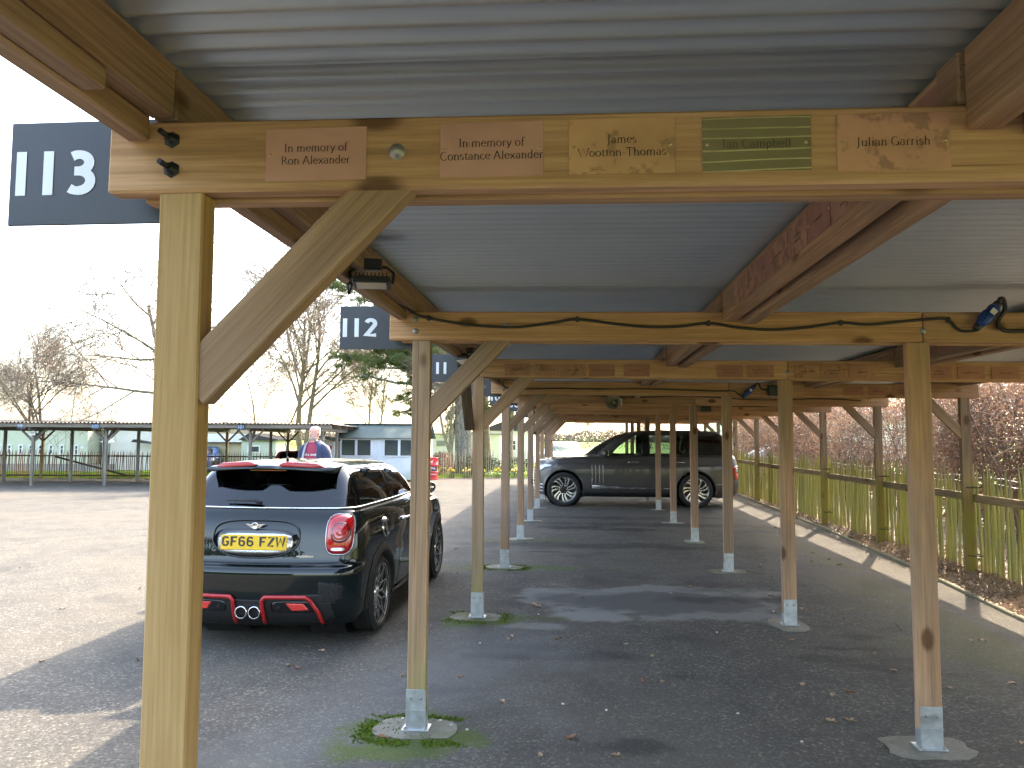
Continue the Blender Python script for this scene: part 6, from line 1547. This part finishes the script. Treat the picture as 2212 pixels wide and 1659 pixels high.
# shrubs behind the pale fence
for i, (x, y, w, h) in enumerate(((-4.0, 31.4, .9, .95), (-2.6, 32.0, .9, .8), (-5.6, 31.6, .5, 1.0), (-.9, 32.6, .8, .6))):
    e = empty('shrub', (x, y, 0)); tag(e, ('round dark evergreen shrub at the foot of the big pine', 'low dark shrub right of the big pine trunk', 'small red-topped shrub just behind the oil drum', 'low shrub behind the far end of the pale fence')[i], 'shrub', 'shrubs behind the pale fence')
    f = lambda r, w=w, h=h: (lambda a, b, q: Vector((w * q * math.cos(a) * math.cos(b), w * q * math.sin(a) * math.cos(b), h * .5 + h * .5 * q * math.sin(b))))(r.uniform(0, 6.28), math.asin(r.uniform(-1, 1)), r.uniform(.6, 1.05) * (1 + .2 * noise.noise((r.random() * 3, 0, i))))
    leaf_cloud(2600, f, .035, 40 + i).build('foliage', M['ivy' if i != 2 else 'beech'], e, fix=False, kind='stuff')
    MB().tube([(0, 0, 0), (.02, 0, h * .5)], [.03, .015], 6).tube([(0, 0, .05), (.15, .05, h * .6)], [.02, .008], 5).build('stem', M['bark'], e)
# daffodils along the pale fence
M['daff'] = plain('daffodil_yellow', (.75, .6, .06), .6); M['blade'] = plain('leaf_blade', (.06, .12, .03), .6)
rd = random.Random(2); dafb = MB(); daff = MB()
for k in range(26):
    x = rd.uniform(-.12, .12); y = rd.uniform(-.12, .12); h = rd.uniform(.18, .34); dafb.tube([(x, y, 0), (x + rd.gauss(0, .03), y, h)], [.006, .003], 3)
for k in range(8):
    x, y, z = rd.uniform(-.14, .14), rd.uniform(-.1, .1), rd.uniform(.28, .40); dafb.tube([(x, y, 0), (x, y, z)], .003, 3)
    daff.lathe([(.012, -.03), (.02, -.01), (.05, -.005), (.0, .01)], 'y', 6, (x, y - .01, z))
dm1, dm2 = dafb.mesh('leaves', M['blade']), daff.mesh('flowers', M['daff'])
for k, x in enumerate((-4.9, -4.3, -3.7, -3.1, -2.4)):
    e = empty('daffodil_clump', (x, 29.7 + (x + 5) * .24, 0), k); tag(e, '%s clump of yellow daffodils from the left along the pale picket fence' % ORD[k], 'flowers', 'daffodil clumps by the pale fence'); link('leaves', dm1, e); link('flowers', dm2, e)
# grass blades on the verge in front of the pale fence and lawn
def blades(n, fn, h, seed):
    r = random.Random(seed); mb = MB(); V = []; Fc = []
    for i in range(n):
        x, y = fn(r); a = r.uniform(0, 3.14); w = .012; k = len(V); hh = h * r.uniform(.5, 1.3)
        V += [(x - w * math.cos(a), y - w * math.sin(a), 0), (x + w * math.cos(a), y + w * math.sin(a), 0), (x + r.gauss(0, .02), y + r.gauss(0, .02), hh)]; Fc.append((k, k + 1, k + 2))
    return mb.add(V, Fc)
M['blades'] = m_leaf('grass_blades', (.11, .19, .02), (.22, .32, .04), .5)
tag(blades(26000, lambda r: (lambda x: (x, 28.9 + (x + 9) * .24 + r.uniform(-.15, 1.8)))(r.uniform(-9, 5)), .06, 1).build('grass_verge', M['blades'], fix=False), 'bright grass along the pale picket fence', 'grass', None, 'stuff')
tag(blades(42000, lambda r: (lambda x: (x, 27.4 + (x + 16) * .12 + r.uniform(-.1, 4.5)))(r.uniform(-28, -10)), .06, 2).build('grass_lawn', M['blades'], fix=False), 'sunlit lawn grass behind the brown picket fence', 'grass', None, 'stuff')

# distance: hedgerow trees and bushes on the field horizon
M['fartree'] = m_leaf('far_wood', (.09, .075, .06), (.17, .14, .10), .2)
def wood_pt(r):
    x = r.uniform(-140, 110); y = r.uniform(255, 275); hmax = 3.2 + 2.2 * noise.noise((x * .05, 0, 0)) + 1.5 * noise.noise((x * .22, 3, 0)); z = r.random() ** 1.3 * max(1.0, hmax); return Vector((x, y, z))
tag(leaf_cloud(16000, wood_pt, .55, 9).build('distant_wood', M['fartree'], fix=False), 'hazy line of bare trees on the horizon beyond the fields', 'wood', None, 'stuff')
bare_tree((3, 190, 0), 9.5, 'far bare tree standing on the field horizon', 51, stems=2, r0=.2, spread=.6, levels=4)
bare_tree((9.0, 95, 0), 4.6, 'far orange-tinged bushy tree left of the grey car roof', 52, stems=3, r0=.1, spread=.7, levels=4)
M['hedgefar'] = m_leaf('far_hedge', (.10, .10, .04), (.18, .16, .06), .3)
tag(leaf_cloud(9000, lambda r: Vector((r.uniform(-70, 90), 110 + r.uniform(-.5, .5), r.uniform(0, .8))), .12, 12).build('field_hedge', M['hedgefar'], fix=False), 'low thin hedge running across the green field', 'hedge', None, 'stuff')

tag(leaf_cloud(15000, lambda r: Vector((r.uniform(-75, -9), -34 + r.uniform(-3, 3), r.random() ** .85 * (9 + 2.5 * noise.noise((r.random() * 9, 1, 0))))), .6, 19).build('added_tree_belt', M['ivy'], fix=False), 'unseen dark tree belt added behind the viewer to darken reflections in the small car', 'wood', None, 'stuff')  # added out of view; placed and sized so the hatchback tailgate mirrors something dark
# cars in the distance
far_car((-.6, 39.5, 0), R(172), .95, .85, .78, M['whitepaint'], 'white car behind the dark fence left of the grey car bonnet', True, 'glass')
far_car((8.6, 29.5, 0), R(92), .95, .9, .80, M['whitepaint'], 'white car seen through the side windows of the grey car', True, 'glass')
far_car((-17.0, 34.2, 0), R(200), .8, .75, .8, M['bluepaint'], 'pale blue car beyond the far fence left of the nearest post')
far_car((-9.35, 24.2, 0), TH, .78, .62, .80, M['redpaint'], 'dark red car parked in bay 102 behind the standing man')

# ------------------------------------------------------------------ people
def ring(c, rx, ry, n=16, e=2.2, rot=0.0, tilt=0.0):
    out = []
    for i in range(n):
        a = 2 * math.pi * i / n; cc, s_ = math.cos(a), math.sin(a); k = (abs(cc) ** e + abs(s_) ** e) ** (-1 / e); x, y = rx * cc * k, ry * s_ * k
        x, y = x * math.cos(rot) - y * math.sin(rot), x * math.sin(rot) + y * math.cos(rot); out.append((c[0] + x, c[1] + y, c[2] + x * tilt))
    return out + [out[0]]
def person(loc, rz, label, cols, scale=1.0, shirt_text=True):
    e = empty('person', loc, rz); tag(e, label, 'person'); e.scale = (scale,) * 3
    skin, hairm, shirt, jacket, trous, lining = cols
    # body: one skinned figure (facing -y)
    J = {'pel': (0, 0, .95, .15), 'sp': (0, .0, 1.2, .15), 'ch': (0, 0, 1.42, .155), 'nk': (0, .0, 1.54, .062), 'hd0': (0, -.01, 1.60, .06),
         'sL': (-.19, .01, 1.46, .062), 'eL': (-.27, .03, 1.16, .046), 'wL': (-.28, -.06, .90, .03), 'pL': (-.28, -.075, .84, .034),
         'sR': (.19, .01, 1.46, .062), 'eR': (.27, .04, 1.16, .046), 'wR': (.28, -.06, .90, .03), 'pR': (.28, -.075, .84, .034),
         'hL': (-.10, 0, .90, .09), 'kL': (-.11, -.01, .50, .062), 'aL': (-.11, .02, .09, .042), 'tL': (-.12, -.14, .035, .035),
         'hR': (.10, 0, .90, .09), 'kR': (.11, -.02, .50, .062), 'aR': (.12, .02, .09, .042), 'tR': (.13, -.14, .035, .035)}
    E_ = [('pel', 'sp'), ('sp', 'ch'), ('ch', 'nk'), ('nk', 'hd0'), ('ch', 'sL'), ('sL', 'eL'), ('eL', 'wL'), ('wL', 'pL'), ('ch', 'sR'), ('sR', 'eR'), ('eR', 'wR'), ('wR', 'pR'), ('pel', 'hL'), ('hL', 'kL'), ('kL', 'aL'), ('aL', 'tL'), ('pel', 'hR'), ('hR', 'kR'), ('kR', 'aR'), ('aR', 'tR')]
    for s_, S_ in ((-1, 'L'), (1, 'R')):
        for f in range(4):
            fx = s_ * .28 + (f - 1.5) * .0 ; fy = -.075 + (f - 1.5) * -.018
            J['f%d%s' % (f, S_)] = (s_ * .285, fy - .004, .79, .0095); J['g%d%s' % (f, S_)] = (s_ * .275, fy - .008, .755 - .004 * (f % 2), .0085); E_ += [('p' + S_, 'f%d%s' % (f, S_)), ('f%d%s' % (f, S_), 'g%d%s' % (f, S_))]
        J['th' + S_] = (s_ * .262, -.115, .815, .011); J['ti' + S_] = (s_ * .255, -.125, .785, .009); E_ += [('p' + S_, 'th' + S_), ('th' + S_, 'ti' + S_)]
    ks = list(J); me = bpy.data.meshes.new('body'); me.from_pydata([J[k][:3] for k in ks], [(ks.index(a), ks.index(b)) for a, b in E_], [])
    ob = link('body', me, e); sm_ = ob.modifiers.new('skin', 'SKIN')
    for i, k in enumerate(ks): me.skin_vertices[0].data[i].radius = (J[k][3], J[k][3] * (.72 if k in ('pel', 'sp', 'ch') else 1))
    me.skin_vertices[0].data[0].use_root = True
    ob.modifiers.new('sub', 'SUBSURF').levels = 1
    dg = bpy.context.evaluated_depsgraph_get(); ev = bpy.data.meshes.new_from_object(ob.evaluated_get(dg)); ob.modifiers.clear()
    # head joined to the same mesh
    hb = MB(); rows = []
    for (z, rx, ry, cy) in ((1.52, .058, .06, .012), (1.565, .060, .066, .006), (1.585, .052, .075, -.018), (1.60, .062, .092, -.020), (1.63, .070, .100, -.014), (1.665, .076, .103, -.008), (1.70, .079, .104, -.003), (1.735, .080, .104, .002), (1.765, .078, .100, .006), (1.79, .066, .086, .008), (1.808, .044, .058, .010), (1.815, .012, .016, .010)):
        rows.append(ring((0, cy, z), rx, ry, 20, 2.15))
    hb.grid(rows)
    hb.tube([(0, -.098, 1.715), (0, -.122, 1.675), (0, -.118, 1.66), (0, -.10, 1.655)], [.010, .017, .016, .008], 8)          # nose
    for s_ in (-1, 1):
        hb.lathe([(0, -.012), (.022, -.008), (.03, 0), (.026, .01), (0, .012)], 'x', 10, (s_ * .083, .012, 1.685))      # ear
        hb.tube([(s_ * .012, -.100, 1.722), (s_ * .034, -.103, 1.726), (s_ * .056, -.088, 1.72)], .0075, 6)               # brow
    bm = bmesh.new(); bm.from_mesh(ev); t_ = hb.mesh('head', None); bm.from_mesh(t_); bm.to_mesh(ev); bm.free()
    ev.polygons.foreach_set('use_smooth', [True] * len(ev.polygons)); ev.materials.clear(); ev.materials.append(skin); ob.data = ev
    eyes = MB(); mouth = MB()
    for s_ in (-1, 1): eyes.lathe([(0, -.008), (.008, -.005), (.011, 0)], 'y', 10, (s_ * .033, -.094, 1.705))
    eyes.build('eyes', M['white'], ob); pu = MB()
    for s_ in (-1, 1): pu.lathe([(0, -.0025), (.0045, 0)], 'y', 8, (s_ * .033, -.1015, 1.705))
    pu.build('pupils', M['ink'], ob)
    mouth.tube([(-.026, -.100, 1.632), (0, -.112, 1.634), (.026, -.100, 1.632)], .0055, 6).build('lips', M['lips'], ob)
    # hair: thin grey fringe and short beard
    hr = MB()
    rows = [[(p[0] * 1.06, p[1] * 1.06 + .004, p[2]) for p in ring((0, cy, z), rx, ry, 20, 2.15)[:11]] for (z, rx, ry, cy) in ((1.645, .072, .096, .0), (1.68, .079, .103, .004), (1.72, .083, .107, .006), (1.755, .082, .104, .010), (1.785, .072, .092, .012), (1.808, .048, .06, .012), (1.818, .014, .018, .012))]
    hr.grid(rows).build('hair', hairm, ob)
    bd_ = MB(); rows = [[(p[0] * 1.05, p[1] * 1.06 + .002, p[2]) for p in ring((0, cy, z), rx, ry, 20, 2.15)[10:21]] for (z, rx, ry, cy) in ((1.578, .045, .066, -.016), (1.592, .060, .086, -.020), (1.61, .066, .097, -.018), (1.624, .069, .1, -.016))]
    bd_.grid(rows).build('beard', hairm, ob)
    # clothes
    MB().grid([ring((0, cy, z), rx, ry, 24, 2.5) for (z, rx, ry, cy) in ((.86, .185, .125, 0), (.95, .19, .135, -.01), (1.08, .185, .145, -.015), (1.22, .185, .14, -.01), (1.36, .195, .13, 0), (1.45, .20, .11, .005), (1.50, .15, .09, .01), (1.525, .09, .075, .01), (1.535, .075, .068, .008))]).build('shirt', shirt, ob)
    tr_ = MB().grid([ring((0, 0, z), rx, ry, 20, 2.4) for (z, rx, ry) in ((.97, .18, .125), (.88, .188, .13), (.80, .18, .12))])
    for s_ in (-1, 1): tr_.grid([ring((s_ * x, y, z), r_, r_ * 1.05, 16) for (x, y, z, r_) in ((.09, 0, .86, .10), (.10, 0, .70, .094), (.11, -.01, .50, .078), (.112, .01, .28, .068), (.114, .02, .07, .066))])
    tr_.build('trousers', trous, ob)
    for s_ in (-1, 1): MB().grid([ring((s_ * .118, -.03, z), rx, ry, 16, 2.6) for (z, rx, ry) in ((.0, .05, .135), (.03, .055, .14), (.06, .05, .12), (.095, .045, .07), (.12, .048, .05))]).build('shoe', M['trim'], ob)
    jk = MB()
    sec = ((.80, .215, .165), (.95, .222, .175), (1.12, .225, .178), (1.30, .232, .165), (1.42, .236, .145), (1.49, .205, .118), (1.53, .13, .10), (1.56, .105, .095))
    outr, inr = [], []
    for k, (z, rx, ry) in enumerate(sec):
        a0 = R(-90 + 38 - k * 1.5); pts = [(rx * math.cos(a0 + (2 * math.pi - 2 * R(38 - k * 1.5)) * i / 26) * 1.0, ry * math.sin(a0 + (2 * math.pi - 2 * R(38 - k * 1.5)) * i / 26) + .01, z + .008 * math.sin(i * 1.9 + k)) for i in range(27)]
        outr.append(pts); inr.append([(p[0] * .965, p[1] * .96, p[2]) for p in pts])
    jk.grid(outr)
    for s_ in (-1, 1): jk.grid([ring((s_ * x, y, z), r_, r_ * 1.08, 14) for (x, y, z, r_) in ((.165, .01, 1.50, .05), (.20, .01, 1.455, .085), (.235, .015, 1.36, .082), (.265, .03, 1.22, .074), (.275, .03, 1.12, .07), (.285, -.02, 1.0, .062), (.285, -.05, .93, .055))])
    jo = jk.build('jacket', jacket, ob)
    MB().grid(inr).build('jacket_lining', lining, jo)
    MB().grid([[(.115 * math.cos(t) * k, .01 + .10 * math.sin(t) * k + (.05 if k > 1.1 else 0), 1.555 - (k - 1) * .12) for k in (1, 1.25, 1.5, 1.35)] for t in np.linspace(R(-35), R(215), 18)]).build('hood', jacket, jo)
    MB().grid([[(sx * x, y, z) for (x, y, z) in row] for sx in (-1,) for row in [[(.14, -.135, .84), (.07, -.16, .84)], [(.15, -.155, 1.1), (.085, -.17, 1.1)], [(.15, -.15, 1.3), (.10, -.16, 1.3)], [(.13, -.11, 1.46), (.09, -.115, 1.47)], [(.09, -.075, 1.54), (.07, -.07, 1.55)]]]).build('lapel', lining, jo)
    if shirt_text:
        tx = MB(); text_mb(tx, 'JACK & JONES', SANS, .032, (.0, -.153, 1.30), (1, 0, 0), (0, 0, 1), .17, .15, lift=Vector((0, 0, 0)), tr=.04)
        tx.grid([[(-.03, -.155, 1.20), (.04, -.155, 1.20)], [(-.03, -.155, 1.225), (.04, -.155, 1.225)]])
        tx.v = [(x, -.137 * math.sqrt(max(.05, 1 - (x / .2) ** 2)) - .013, z) for x, y, z in tx.v]; tx.build('shirt_print', M['white'], ob)
    return e
M['skin'] = plain('skin', (.62, .34, .26), .5, 0, .08); M['lips'] = plain('lips', (.40, .16, .13), .5); M['hairgrey'] = plain('grey_hair', (.50, .47, .43), .8, 0, .2, 60); M['hairbrown'] = plain('brown_hair', (.10, .06, .035), .8, 0, .2, 60)
M['maroon'] = plain('maroon_cotton', (.30, .04, .08), .85, 0, .12, 14); M['navy'] = plain('navy_fabric', (.03, .045, .10), .7, 0, .15, 10); M['greyfleece'] = plain('grey_fleece', (.33, .34, .38), .9, 0, .12, 30); M['denim'] = plain('denim', (.05, .07, .13), .85, 0, .2, 20)
person((-4.53, 12.9, 0), R(-14), 'man in maroon T-shirt and open navy jacket standing behind the small car', (M['skin'], M['hairgrey'], M['maroon'], M['navy'], M['denim'], M['greyfleece']), .985)
person((-17.55, 32.3, 0), R(60), 'distant person in dark clothes beside the pale blue car', (M['skin'], M['hairbrown'], M['denim'], M['navy'], M['denim'], M['denim']), .80, False)
